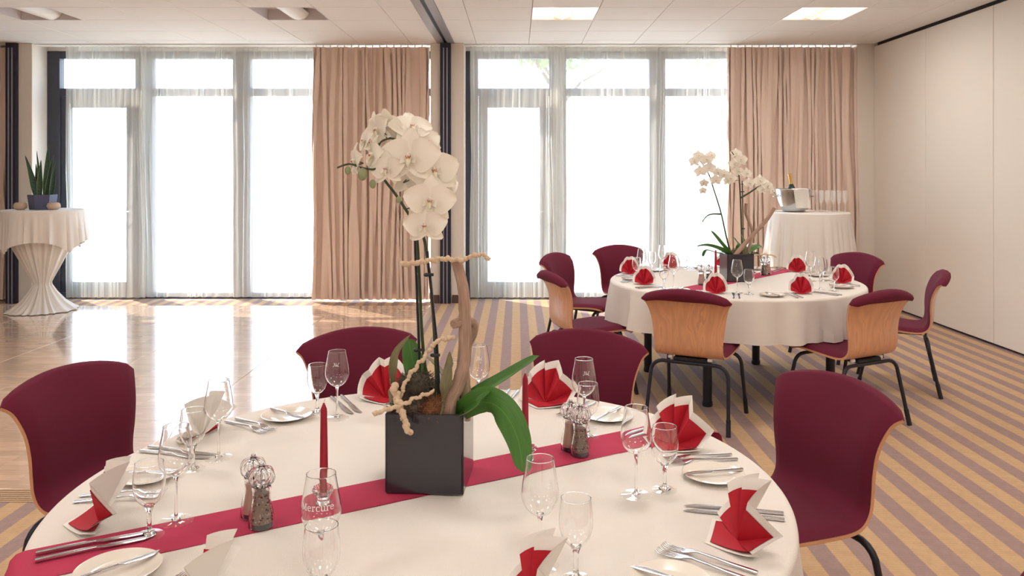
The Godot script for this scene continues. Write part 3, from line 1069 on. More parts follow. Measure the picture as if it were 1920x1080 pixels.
func settings() -> void:
	var big := make_glass("wine_glass", [[0.0, 0.103], [0.008, 0.1035], [0.02, 0.110], [0.031, 0.122], [0.0368, 0.136], [0.0378, 0.148], [0.0365, 0.163], [0.0335, 0.182], [0.0302, 0.200], [0.0275, 0.217]], 0.038, 0.103, 0.0033)
	var small := make_glass("water_glass", [[0.0, 0.064], [0.007, 0.0645], [0.017, 0.071], [0.0265, 0.083], [0.0318, 0.098], [0.0333, 0.113], [0.0328, 0.130], [0.0308, 0.146], [0.0292, 0.160]], 0.0315, 0.064, 0.0048)
	var knife := make_knife(0.225, "table_knife")
	var butter := make_knife(0.165, "butter_knife")
	var fork := make_fork()
	var napkin := make_napkin()
	var pb := Mb.new()
	pb.lathe([[0.0, 0.001], [0.044, 0.001], [0.047, 0.0005], [0.05, 0.003], [0.077, 0.0125], [0.0800, 0.0142], [0.0775, 0.0146], [0.052, 0.0066], [0.046, 0.0056], [0.0, 0.0052]], 56)
	var plate := thing("bread_plate", "-", "plate", Vector3.ZERO, 0.0, "-")
	plate.set_meta("stem", "bread_plate")
	part(plate, "dish", pb.mesh(60.0), M.china)
	var src := {"big": big, "small": small, "knife": knife, "butter": butter, "fork": fork, "napkin": napkin, "plate": plate}
	var first := {}
	var word := lettering("Mercure", 0.017, 0.0372, 0.165)
	var mark := monogram(0.0352, 0.180)
	# [angle round the table, napkin radius, napkin facing, phrase, wine glass (x, d), water glass (x, d)]
	var near := [
		[-108.0, 0.76, -107.0, "left-edge", [-0.773, 1.815], [-0.801, 1.743]],
		[-64.0, 0.80, -70.0, "rear left", [-0.824, 2.212], [-0.862, 2.13]],
		[-17.4, 0.775, 176.0, "rear centre-left", [-0.577, 2.57], [-0.655, 2.627]],
		[25.2, 0.76, 205.0, "rear centre-right", [-0.127, 2.656], [-0.20, 2.70]],
		[68.7, 0.73, 222.0, "runner-end", [0.207, 2.464], [0.213, 2.39]],
		[115.5, 0.775, 262.0, "front right", [0.292, 1.958], [0.368, 1.991]],
		[158.0, 0.66, 252.0, "front centre", [0.047, 1.609], [0.115, 1.555]],
		[-150.0, 0.70, 262.0, "front left", [-0.374, 1.529], [-0.35, 1.434]]]
	var far := [
		[-155.0, 0.68, 190.0, "front centre-left", [1.434, 5.207], [1.495, 5.15]],
		[-107.0, 0.72, 190.0, "front left", [1.067, 5.445], [0.995, 5.41]],
		[-62.0, 0.80, 190.0, "left-edge", [0.93, 5.95], [0.88, 5.87]],
		[-24.0, 0.79, 185.0, "rear left", [1.14, 6.243], [1.06, 6.28]],
		[10.0, 0.80, 185.0, "rear centre", [1.40, 6.42], [1.39, 6.53]],
		[52.0, 0.80, 200.0, "rear right", [1.88, 6.42], [1.80, 6.48]],
		[101.0, 0.74, 205.0, "right-edge", [2.116, 5.761], [2.204, 5.761]],
		[157.0, 0.68, 195.0, "front right", [2.03, 5.36], [2.10, 5.30]]]
	for tb in [[NEAR, near, "near"], [FAR, far, "far"]]:
		var c: Vector2 = tb[0]
		var idx := 0
		for s in tb[1]:
			var th: float = s[0]
			var where: String = "%s place of the %s table" % [s[3], tb[2]]
			var pol := func(deg: float, r: float) -> Vector2:
				return c + Vector2(sin(deg_to_rad(deg)), cos(deg_to_rad(deg))) * r
			var near_t: bool = tb[2] == "near"
			var put := func(kind: String, label: String, p: Vector2, turn: float, y := 0.0, group := "") -> Node3D:
				var o: Node3D
				if not first.has(kind):
					first[kind] = true
					o = src[kind]
				else: o = copy(src[kind], label, Vector3.ZERO, 0)
				o.set_meta("label", label)
				if group != "": o.set_meta("group", group)
				o.position = V(p.x, TOP + 0.0006 + y, p.y)
				o.rotation = Vector3(0, turn, 0)
				return o
			var face := PI - deg_to_rad(th)
			var np: Node3D = put.call("napkin", "red and white fan-folded napkin at the " + where, pol.call(th, s[1]), PI - deg_to_rad(s[2]) + PI, 0.0, "folded napkins")
			np.rotation.y = deg_to_rad(180.0 - s[2])
			if near_t and (idx == 0 or idx == 1 or idx == 7): np.scale = Vector3(1.05, 1.0, 1.05)
			if not near_t: np.scale = Vector3(0.84, 0.96, 0.84)
			var g: Node3D = put.call("big", "tall stemmed wine glass at the " + where, Vector2(s[4][0], s[4][1]), 0.0, 0.0, "wine glasses")
			put.call("small", "short stemmed water glass at the " + where, Vector2(s[5][0], s[5][1]), 0.0, 0.0, "water glasses")
			if near_t:
				if idx == 7: part(g, "etched_lettering", word, M.etching)
				elif idx in [2, 3, 4]: part(g, "etched_mark", mark, M.etching, Vector3.ZERO, Vector3(0, 0.12, 0))
			for k in 2:
				put.call("knife", "steel table knife, %s, at the %s" % ["inner of two" if k == 0 else "outer of two", where], pol.call(th - 9.5 - 2.4 * k, 0.755), face + deg_to_rad(10.5 + 2.0 * k) , 0.003 if near_t and idx == 0 else 0.0, "table knives")
				put.call("fork", "steel fork, %s, at the %s" % ["inner of two" if k == 0 else "outer of two", where], pol.call(th + 8.6 + 2.5 * k, 0.745), face - deg_to_rad(9.0 + 2.0 * k), 0.0, "forks")
			var pp: Vector2 = pol.call(th + 19.5, 0.735)
			put.call("plate", "small white bread plate at the " + where, pp, 0.0, 0.003 if near_t and idx == 7 else 0.0, "bread plates")
			put.call("butter", "butter knife across the bread plate, " + where, pp, face - deg_to_rad(19.5 - 8.0), 0.0125 + (0.003 if near_t and idx == 7 else 0.0), "butter knives")
			idx += 1
	# salt and pepper mills, candles
	var mill := make_mill()
	var spots := [
		[-0.605, 1.837, 0, "near", "beside the left candle"], [-0.569, 1.783, 1, "near", "beside the left candle"],
		[0.153, 2.276, 0, "near", "right of the orchid pot"], [0.177, 2.233, 1, "near", "right of the orchid pot"],
		[1.285, 5.57, 0, "far", "left of the orchid pot"], [1.345, 5.60, 1, "far", "left of the orchid pot"],
		[1.93, 6.16, 0, "far", "right of the orchid pot"], [1.885, 6.10, 1, "far", "right of the orchid pot"]]
	var used_src := {}
	for s in spots:
		var kind := "salt_mill" if s[2] == 0 else "pepper_mill"
		var label := "clear %s %s on the %s red runner" % ["salt mill with pink salt" if s[2] == 0 else "pepper mill with mixed peppercorns", s[4], s[3]]
		var o: Node3D
		if not used_src.has(kind):
			used_src[kind] = true
			o = mill[s[2]]
		else: o = copy(mill[s[2]], label, Vector3.ZERO, 0)
		o.set_meta("label", label)
		o.position = V(s[0], TOP + 0.0026, s[1])
	var cd := make_candle()
	var cs := [[-0.461, 1.911, "left of the near orchid pot"], [0.023, 2.192, "right of the near orchid pot"], [1.405, 5.65, "left of the far orchid pot"], [1.77, 6.02, "right of the far orchid pot"]]
	for k in cs.size():
		var lab = "slim dark red taper candle standing " + cs[k][2]
		var lab2 = "small scalloped glass candle holder " + cs[k][2]
		var h: Node3D = cd[0] if k == 0 else copy(cd[0], lab2, Vector3.ZERO, 0)
		var w: Node3D = cd[1] if k == 0 else copy(cd[1], lab, Vector3.ZERO, 0)
		h.set_meta("label", lab2); w.set_meta("label", lab)
		h.position = V(cs[k][0], TOP + 0.0026, cs[k][1])
		w.position = V(cs[k][0], TOP + 0.0026 + 0.022, cs[k][1])

func make_mill() -> Array:
	var out := []
	for kind in 2:
		var nm := "salt_mill" if kind == 0 else "pepper_mill"
		var o := thing(nm, "-", "mill", Vector3.ZERO, 0.0, "salt mills" if kind == 0 else "pepper mills")
		o.set_meta("stem", nm)
		var b := Mb.new()
		b.lathe([[0.0, 0.0008], [0.0255, 0.0008], [0.0275, 0.003], [0.0278, 0.018], [0.0262, 0.032], [0.0215, 0.052], [0.0192, 0.068], [0.0198, 0.080], [0.0215, 0.088], [0.0205, 0.092], [0.016, 0.092], [0.0160, 0.0785], [0.0160, 0.068], [0.0181, 0.052], [0.0228, 0.03], [0.0232, 0.0122], [0.0235, 0.002], [0.0, 0.0015]], 28)
		part(o, "body", b.mesh(40.0), M.glass_solid)
		var f := Mb.new()
		var prof := [[0.0, 0.0125], [0.0225, 0.0125], [0.0222, 0.03], [0.0175, 0.052], [0.0155, 0.068], [0.0158, 0.078], [0.0, 0.079]]
		if kind == 0:
			f.lathe(prof, 18)
			part(o, "salt_filling", f.mesh(50.0), M.salt)
		else:
			var rng := RandomNumberGenerator.new()
			rng.seed = 77
			var cols := [Color(0.04, 0.03, 0.03), Color(0.14, 0.07, 0.05), Color(0.48, 0.36, 0.26), Color(0.36, 0.08, 0.07), Color(0.60, 0.50, 0.38)]
			f.tint = Color(0.30, 0.20, 0.16)
			f.lathe(prof, 16)
			for k in 210:
				var y := rng.randf_range(0.014, 0.077)
				var r := 0.0
				for q in prof.size() - 1:
					if y >= prof[q][1] and y <= prof[q + 1][1] and prof[q + 1][1] > prof[q][1]: r = lerpf(prof[q][0], prof[q + 1][0], (y - prof[q][1]) / (prof[q + 1][1] - prof[q][1]))
				if r < 0.01: r = 0.02
				var an := rng.randf() * TAU
				f.tint = cols[rng.randi() % cols.size()]
				f.ball(Vector3(cos(an) * (r - 0.0005), y, sin(an) * (r - 0.0005)), 0.0023, 6)
			var pc := part(o, "peppercorns", f.mesh(60.0, true), M.peppercorn)
			pc.set_meta("kind", "stuff")
		var g := Mb.new()
		g.lathe([[0.0, 0.002], [0.022, 0.002], [0.0228, 0.004], [0.0226, 0.0115], [0.0, 0.012]], 24)
		part(o, "grinder_base", g.mesh(40.0), M.grinder_base)
		var c := Mb.new()       # crown: eight bowed ribs
		for k in 8:
			var an := TAU * k / 8.0
			var p := []
			for q in [[0.013, 0.094], [0.0235, 0.103], [0.0255, 0.115], [0.019, 0.127], [0.006, 0.131]]: p.append(Vector3(q[0] * cos(an), q[1], q[0] * sin(an)))
			c.tube(smooth_path(p, 3), 0.0046, 7)
		c.lathe([[0.0, 0.0925], [0.0195, 0.0925], [0.021, 0.0945], [0.0195, 0.097], [0.0, 0.097]], 24)
		part(o, "crown", c.mesh(60.0), M.glass_solid)
		var s := Mb.new()
		s.tube([Vector3(0, 0.012, 0), Vector3(0, 0.136, 0)], 0.0018, 6)
		part(o, "shaft", s.mesh(), M.cutlery_steel)
		var kn := Mb.new()
		kn.ball(Vector3(0, 0.1395, 0), 0.0056, 14)
		part(o, "knob", kn.mesh(60.0), M.cutlery_steel)
		out.append(o)
	return out

func make_candle() -> Array:
	var h := thing("candle_holder", "-", "candle holder", Vector3.ZERO, 0.0, "glass candle holders")
	h.set_meta("stem", "candle_holder")
	var sc := func(an, r, y): return r * (1.0 + (0.07 * cos(an * 9.0) if y > 0.012 and r > 0.02 else 0.0))
	var b := Mb.new()
	b.lathe([[0.0, 0.0008], [0.019, 0.0008], [0.0205, 0.003], [0.0165, 0.010], [0.017, 0.016], [0.026, 0.026], [0.0315, 0.034], [0.0308, 0.037], [0.0225, 0.031], [0.0125, 0.0275], [0.0112, 0.0215], [0.0, 0.0212]], 54, Vector3.ZERO, sc)
	part(h, "bowl", b.mesh(50.0), M.glass_solid)
	var w := thing("taper_candle", "-", "candle", Vector3.ZERO, 0.0, "taper candles")
	w.set_meta("stem", "taper_candle")
	var a := Mb.new()
	a.lathe([[0.0, 0.0], [0.0105, 0.0], [0.0108, 0.003], [0.0078, 0.196], [0.0072, 0.203], [0.0018, 0.217], [0.0, 0.2175]], 18)
	part(w, "wax", a.mesh(40.0), M.candle_wax)
	var k := Mb.new()
	k.tube([Vector3(0, 0.216, 0), Vector3(0.0008, 0.222, 0), Vector3(0.003, 0.2255, 0)], 0.0008, 5)
	part(w, "wick", k.mesh(), M.wick)
	return [h, w]

# ================= plants =================
func blade(path: Array, width: float, cup: float, twist := 0.0, lift := Vector3.UP, tip := 0.0) -> ArrayMesh:
	# a strap leaf: pointed tip, channelled along the midrib, thin but with two faces
	var p := smooth_path(vecs(path), 5)
	var m := p.size()
	var b := Mb.new()
	var up := lift
	var fr := []
	for k in m:
		var d: Vector3 = (p[mini(k + 1, m - 1)] - p[maxi(k - 1, 0)]).normalized()
		var s := d.cross(up)
		if s.length() < 0.1: s = d.cross(Vector3(0, 0, 1))
		s = s.normalized().rotated(d, twist)
		fr.append([p[k], s, s.cross(d)])
	for face in 2:
		b.grid(8, m - 1, func(a, t):
			var k := int(round(t * (m - 1)))
			var x = a * 2.0 - 1.0
			var tt := float(k) / (m - 1)
			var w := width * 0.5 * minf(1.0, 0.55 + 1.6 * tt) * pow(maxf(0.0, 1.0 - pow(tt, 3.2 if tip < 0.5 else 1.7)), 0.5 if tip < 0.5 else 0.9)
			var f = fr[k]
			return f[0] + f[1] * x * w + f[2] * (cup * w * x * x - face * 0.0016 * (1.0 - x * x)), face == 1)
	return b.mesh(50.0)

func tepal(b: Mb, ang: float, length: float, width: float, curl: float, tip: float, base := 0.0, z0 := 0.0) -> void:
	# a petal in the xy plane, growing from the centre along ang (from up, clockwise), front towards +z
	var dx := Vector3(sin(ang), cos(ang), 0)
	var sx := Vector3(cos(ang), -sin(ang), 0)
	b.grid(8, 7, func(a, t):
		var x: float = a * 2.0 - 1.0
		var w: float = width * 0.5 * (pow(sin(PI * pow(t, tip) * 0.93 + 0.12), 0.75))
		var l: float = length * t
		return dx * (base + l) + sx * x * w + Vector3(0, 0, z0 + curl * length * (t * t * 0.6 - 0.25 * sin(t * PI)) + 0.10 * width * x * x * t), true)

func make_flower_meshes() -> Array:       # unit flower, 1 m across
	var s := Mb.new()
	tepal(s, 0.0, 0.50, 0.36, -0.25, 0.75, 0.0, -0.012)
	tepal(s, deg_to_rad(132), 0.50, 0.34, -0.2, 0.75, 0.0, -0.014)
	tepal(s, deg_to_rad(-132), 0.50, 0.34, -0.2, 0.75, 0.0, -0.016)
	s.ball(Vector3(0, 0.03, 0.05), 0.045, 8, Vector3(0.8, 1, 1.6))
	var p := Mb.new()
	tepal(p, deg_to_rad(80), 0.50, 0.58, -0.22, 0.62, 0.02, 0.0)
	var p2 := Mb.new()
	tepal(p2, deg_to_rad(-80), 0.50, 0.58, -0.22, 0.62, 0.02, 0.002)
	var l := Mb.new()
	l.tint = Color(0.80, 0.72, 0.45)
	l.ball(Vector3(0, -0.045, 0.07), 0.04, 8, Vector3(1.2, 0.8, 1.3))
	l.tint = Color(0.86, 0.80, 0.70)
	for sg in [-1.0, 1.0]:
		l.grid(5, 4, func(a, t): return Vector3(sg * (0.03 + 0.10 * t), -0.06 + 0.10 * (a - 0.35) * (0.5 + t), 0.06 + 0.08 * t - 0.06 * a))
	l.tint = Color(0.55, 0.12, 0.10)
	for sg in [-1.0, 0.0, 1.0]: l.tube([Vector3(sg * 0.02, -0.03, 0.10), Vector3(sg * 0.045, 0.02, 0.105)], 0.008, 5)
	l.tint = Color(0.84, 0.80, 0.62)
	l.tube([Vector3(0, -0.06, 0.08), Vector3(0, -0.13, 0.11), Vector3(0, -0.18, 0.09)], [0.045, 0.028, 0.008], 7)
	for sg in [-1.0, 1.0]: l.tube([Vector3(0, -0.17, 0.09), Vector3(sg * 0.03, -0.2, 0.11), Vector3(sg * 0.045, -0.18, 0.13)], 0.006, 5)
	return [s.mesh(60.0), p.mesh(60.0), p2.mesh(60.0), l.mesh(60.0, true)]

func knobbly(path: Array, r: float, sd: int, per: float) -> ArrayMesh:     # corkscrewed vine: a bead-like twisted rod
	var p := smooth_path(vecs(path), 40)
	var rng := RandomNumberGenerator.new()
	rng.seed = sd
	var out := []
	var rad := []
	var len := 0.0
	for k in p.size():
		if k > 0: len += p[k].distance_to(p[k - 1])
		var ph := len / per * TAU
		out.append(p[k] + Vector3(cos(ph * 0.31), sin(ph * 0.37), sin(ph * 0.23)) * r * 0.30)
		rad.append(r * (0.86 + 0.15 * sin(ph) + 0.07 * sin(ph * 0.23) + rng.randf_range(-0.08, 0.08)) * lerpf(1.0, 0.8, float(k) / p.size()))
	var b := Mb.new()
	b.tube(out, rad, 9)
	return b.mesh(65.0)

func orchid(label: String, at: Vector3, pot_label: String, turn: float, d: Dictionary, fm: Array) -> void:
	# the pot
	var pt := thing("square_pot", pot_label, "flower pot", at, turn, "orchid pots")
	var b := Mb.new()
	var h := 0.097
	var H := 0.197
	var wl := 0.008
	b.box(Vector3(0, 0.004, 0), Vector3(h * 2, 0.008, h * 2), 0.003)
	for k in 4:
		var n := Vector3(0, 0, 1).rotated(Vector3.UP, PI / 2 * k)
		var sz := Vector3(h * 2, H - 0.002, wl) if k % 2 == 0 else Vector3(wl, H - 0.002, h * 2)
		b.box(n * (h - wl / 2) + Vector3(0, H / 2 + 0.001, 0), sz, 0.0025)
	part(pt, "pot_body", b.mesh(25.0), M.pot_black)
	part(pt, "soil", bx(Vector3(0, 0.16, 0), Vector3(0.178, 0.012, 0.178), 0.003), M.bark)
	# the plant
	var o := thing("orchid", label, "orchid", at, 0.0, "orchids")
	var stems := []
	for s in d.stems:
		var p := smooth_path(vecs(s), 6)
		stems.append(p)
		var t := Mb.new()
		t.tube(p, ramp(p.size(), 0.0048 * d.thick, 0.0022 * d.thick), 8)
		part(o, "flower_stem", t.mesh(60.0), M.stem_green)
	for s in d.stakes:
		var t := Mb.new()
		var p := vecs(s)
		t.tube(p, 0.0036, 7)
		var k := part(o, "support_stake", t.mesh(), M.stake)
		for f in [0.38, 0.86]:
			var c: Vector3 = p[0].lerp(p[-1], f)
			var cl := Mb.new()
			cl.ball(c + Vector3(-0.006, 0, 0.006), 0.0065, 8, Vector3(1.2, 0.8, 1))
			cl.tube([c + Vector3(0.012, 0, 0.004), c + Vector3(-0.012, 0, 0.004)], 0.004, 6)
			part(k, "clip", cl.mesh(60.0), M.stake)
	for f in d.flowers:
		var c := Vector3(f[0], f[1], f[2])
		var fl := part(o, "flower", fm[0], M.petal, c, Vector3(deg_to_rad(-f[5]), deg_to_rad(f[4]), deg_to_rad(f[6])))
		fl.scale = Vector3.ONE * f[3]
		part(fl, "petal", fm[1], M.petal)
		part(fl, "petal", fm[2], M.petal)
		part(fl, "lip", fm[3], M.lip)
		# flower stalk to the nearest stem point
		var best := Vector3.ZERO
		var bd := 9.0
		for p in stems:
			for q in p:
				if q.distance_to(c) < bd:
					bd = q.distance_to(c); best = q
		var back := -fl.basis.z.normalized()
		var t := Mb.new()
		t.tube(smooth_path([c + back * 0.004, c + back * 0.02 + Vector3(0, -0.004, 0), best], 4), 0.0016, 5)
		part(o, "flower_stalk", t.mesh(60.0), M.stem_green)
	for f in d.buds:
		var t := Mb.new()
		t.ball(Vector3(f[0], f[1], f[2]), f[3], 10, Vector3(0.85, 1.15, 0.85))
		part(o, "bud", t.mesh(60.0), M.bud)
	for l in d.leaves:
		part(o, "leaf", blade(l[0], l[1], l[2], l[3], Vector3(0, 0, 1) if l[4] == 2 else Vector3.UP, 1.0 if l[4] == 1 else 0.0), M.leaf_old if l[4] == 1 else M.leaf)
	for l in d.branches:
		var p := smooth_path(vecs(l[0]), 6)
		var rng := RandomNumberGenerator.new()
		rng.seed = 5
		var rad := []
		for k in p.size(): rad.append(lerpf(l[1], l[2], float(k) / p.size()) * rng.randf_range(0.93, 1.07))
		var t := Mb.new()
		t.tube(p, rad, 12)
		part(o, "driftwood_branch", t.mesh(60.0), M.driftwood)
	var sd := 1
	for l in d.vines:
		part(o, "twisted_vine", knobbly(l[0], l[1], sd, l[2]), M.vine)
		sd += 1
	# moss: fibres bristling from clumps
	var mm := Mb.new()
	var rng := RandomNumberGenerator.new()
	rng.seed = 19
	for cl in d.moss:
		var c := Vector3(cl[0], cl[1], cl[2])
		var tn := Color(cl[4], cl[5], cl[6])
		mm.tint = tn
		mm.ball(c, cl[3] * 0.9, 10, Vector3(1.2, 0.9, 1))
		for k in 900:
			var v := Vector3(rng.randfn(), rng.randfn(), rng.randfn()).normalized()
			var s = c + v * cl[3] * Vector3(1.2, 0.9, 1) * rng.randf_range(0.82, 0.98)
			var e = s + v * rng.randf_range(0.002, 0.014) + Vector3(rng.randfn(), rng.randfn(), rng.randfn()) * 0.005
			mm.tint = tn * rng.randf_range(0.8, 1.3)
			mm.tube([s, e], 0.0007, 3, false)
	var ms := part(o, "moss", mm.mesh(60.0, true), M.moss)
	ms.set_meta("kind", "stuff")

func centrepieces() -> void:
	var fm := make_flower_meshes()
	orchid("tall white orchid with twisted driftwood standing in the near black pot", V(-0.22, TOP + 0.0036, 2.054), "square glossy black pot on the near table's red runner", deg_to_rad(-4.0), {
		"thick": 1.0,
		"stems": [
			[[-0.004, 0.149, -0.006], [-0.012, 0.246, -0.006], [-0.023, 0.355, -0.006], [-0.03, 0.464, -0.016], [-0.035, 0.574, -0.016], [-0.038, 0.644, -0.006], [-0.037, 0.713, 0.004], [-0.042, 0.788, 0.004], [-0.062, 0.847, 0.014], [-0.094, 0.874, 0.014], [-0.123, 0.865, 0.034], [-0.129, 0.835, 0.054]],
			[[0.021, 0.159, 0.024], [0.016, 0.281, 0.024], [0.012, 0.362, 0.024], [0.005, 0.47, 0.024], [-0.005, 0.566, 0.034], [-0.018, 0.633, 0.034], [-0.049, 0.68, 0.044], [-0.079, 0.728, 0.054], [-0.108, 0.768, 0.064], [-0.119, 0.788, 0.074], [-0.114, 0.805, 0.084], [-0.131, 0.796, 0.094], [-0.16, 0.8, 0.094], [-0.19, 0.809, 0.094], [-0.22, 0.8, 0.094]]],
		"stakes": [[[-0.026, 0.159, 0.006], [-0.031, 0.352, 0.004], [-0.041, 0.622, 0.006]], [[0.028, 0.169, 0.036], [0.018, 0.36, 0.036], [-0.005, 0.591, 0.046]]],
		"flowers": [[-0.041, 0.825, 0.104, 0.148, -8, 5, 0], [0.012, 0.792, 0.064, 0.135, 18, 8, 10], [0.01, 0.72, 0.124, 0.125, 6, 0, -4], [-0.001, 0.661, 0.124, 0.106, -4, -8, 3], [-0.097, 0.797, 0.104, 0.09, -18, 2, 5], [-0.114, 0.905, -0.006, 0.105, 150, 20, 10], [-0.05, 0.902, 0.004, 0.115, 25, 35, 0], [-0.137, 0.83, 0.064, 0.105, -60, 5, 0], [-0.165, 0.868, 0.024, 0.085, -62, 10, 15], [-0.138, 0.899, -0.006, 0.10, -48, -10, 20], [-0.18, 0.815, 0.074, 0.095, -64, 0, 5], [-0.059, 0.77, 0.024, 0.09, 165, 10, 0], [0.046, 0.759, 0.004, 0.09, 62, 0, 0], [-0.011, 0.866, 0.004, 0.085, 30, 15, 20], [-0.101, 0.843, -0.006, 0.07, -30, 0, 0]],
		"buds": [[-0.194, 0.793, 0.094, 0.009], [-0.156, 0.784, 0.104, 0.014], [-0.133, 0.76, 0.094, 0.010], [-0.072, 0.721, 0.074, 0.008]],
		"leaves": [
			[[[0.055, 0.159, 0.004], [0.1, 0.213, 0.034], [0.188, 0.272, 0.054], [0.275, 0.335, 0.074]], 0.05, 0.45, 0.5, 0],
			[[[0.06, 0.17, 0.034], [0.137, 0.229, 0.104], [0.19, 0.218, 0.154], [0.224, 0.156, 0.174], [0.234, 0.083, 0.174]], 0.078, -0.2, 0.15, 2],
			[[[-0.024, 0.165, -0.046], [-0.044, 0.241, -0.076], [-0.061, 0.296, -0.086], [-0.071, 0.342, -0.096]], 0.062, 0.2, 0.3, 2],
			[[[-0.076, 0.17, 0.064], [-0.093, 0.264, 0.064], [-0.083, 0.335, 0.054], [-0.045, 0.384, 0.054]], 0.034, 0.4, 1.3, 1],
			[[[0.035, 0.175, 0.084], [0.045, 0.25, 0.084], [0.052, 0.306, 0.074], [0.054, 0.346, 0.074]], 0.044, 0.3, 0.1, 1],
			[[[0.062, 0.165, -0.046], [0.035, 0.23, -0.066], [0.001, 0.277, -0.076], [-0.024, 0.298, -0.086]], 0.06, 0.25, 0.2, 1],
			[[[0.06, 0.17, 0.06], [0.111, 0.215, 0.114], [0.138, 0.244, 0.124], [0.156, 0.262, 0.134]], 0.036, 0.3, 0.4, 0]],
		"branches": [
			[[[0.046, 0.16, 0.064], [0.052, 0.218, 0.064], [0.078, 0.271, 0.064], [0.089, 0.328, 0.054], [0.091, 0.408, 0.054], [0.087, 0.488, 0.054], [0.077, 0.534, 0.044], [0.066, 0.571, 0.044]], 0.0195, 0.0125],
			[[[0.091, 0.16, 0.024], [0.091, 0.24, 0.024], [0.087, 0.292, 0.014], [0.093, 0.344, 0.004], [0.109, 0.382, 0.004], [0.108, 0.406, 0.014], [0.087, 0.416, 0.044], [0.063, 0.412, 0.074]], 0.0125, 0.0115]],
		"vines": [
			[[[-0.068, 0.56, 0.064], [-0.016, 0.566, 0.074], [0.036, 0.574, 0.069], [0.083, 0.572, 0.074], [0.11, 0.582, 0.084], [0.136, 0.586, 0.094], [0.156, 0.574, 0.104]], 0.0074, 0.0085],
			[[[-0.123, 0.213, 0.154], [-0.092, 0.22, 0.134], [-0.063, 0.222, 0.114], [-0.027, 0.236, 0.094], [0.017, 0.247, 0.074]], 0.0064, 0.0095],
			[[[-0.083, 0.263, 0.084], [-0.067, 0.223, 0.104], [-0.051, 0.19, 0.124], [-0.035, 0.162, 0.144]], 0.0100, 0.0075],
			[[[0.064, 0.375, 0.054], [0.021, 0.366, 0.054], [-0.011, 0.328, 0.064], [-0.049, 0.28, 0.074], [-0.065, 0.237, 0.084], [-0.074, 0.17, 0.084]], 0.0066, 0.010]],
		"moss": [[-0.035, 0.25, 0.03, 0.038, 0.10, 0.085, 0.06], [-0.045, 0.20, 0.05, 0.042, 0.13, 0.10, 0.08], [0.012, 0.195, 0.06, 0.032, 0.30, 0.13, 0.06], [-0.005, 0.19, -0.02, 0.05, 0.09, 0.07, 0.05]]}, fm)
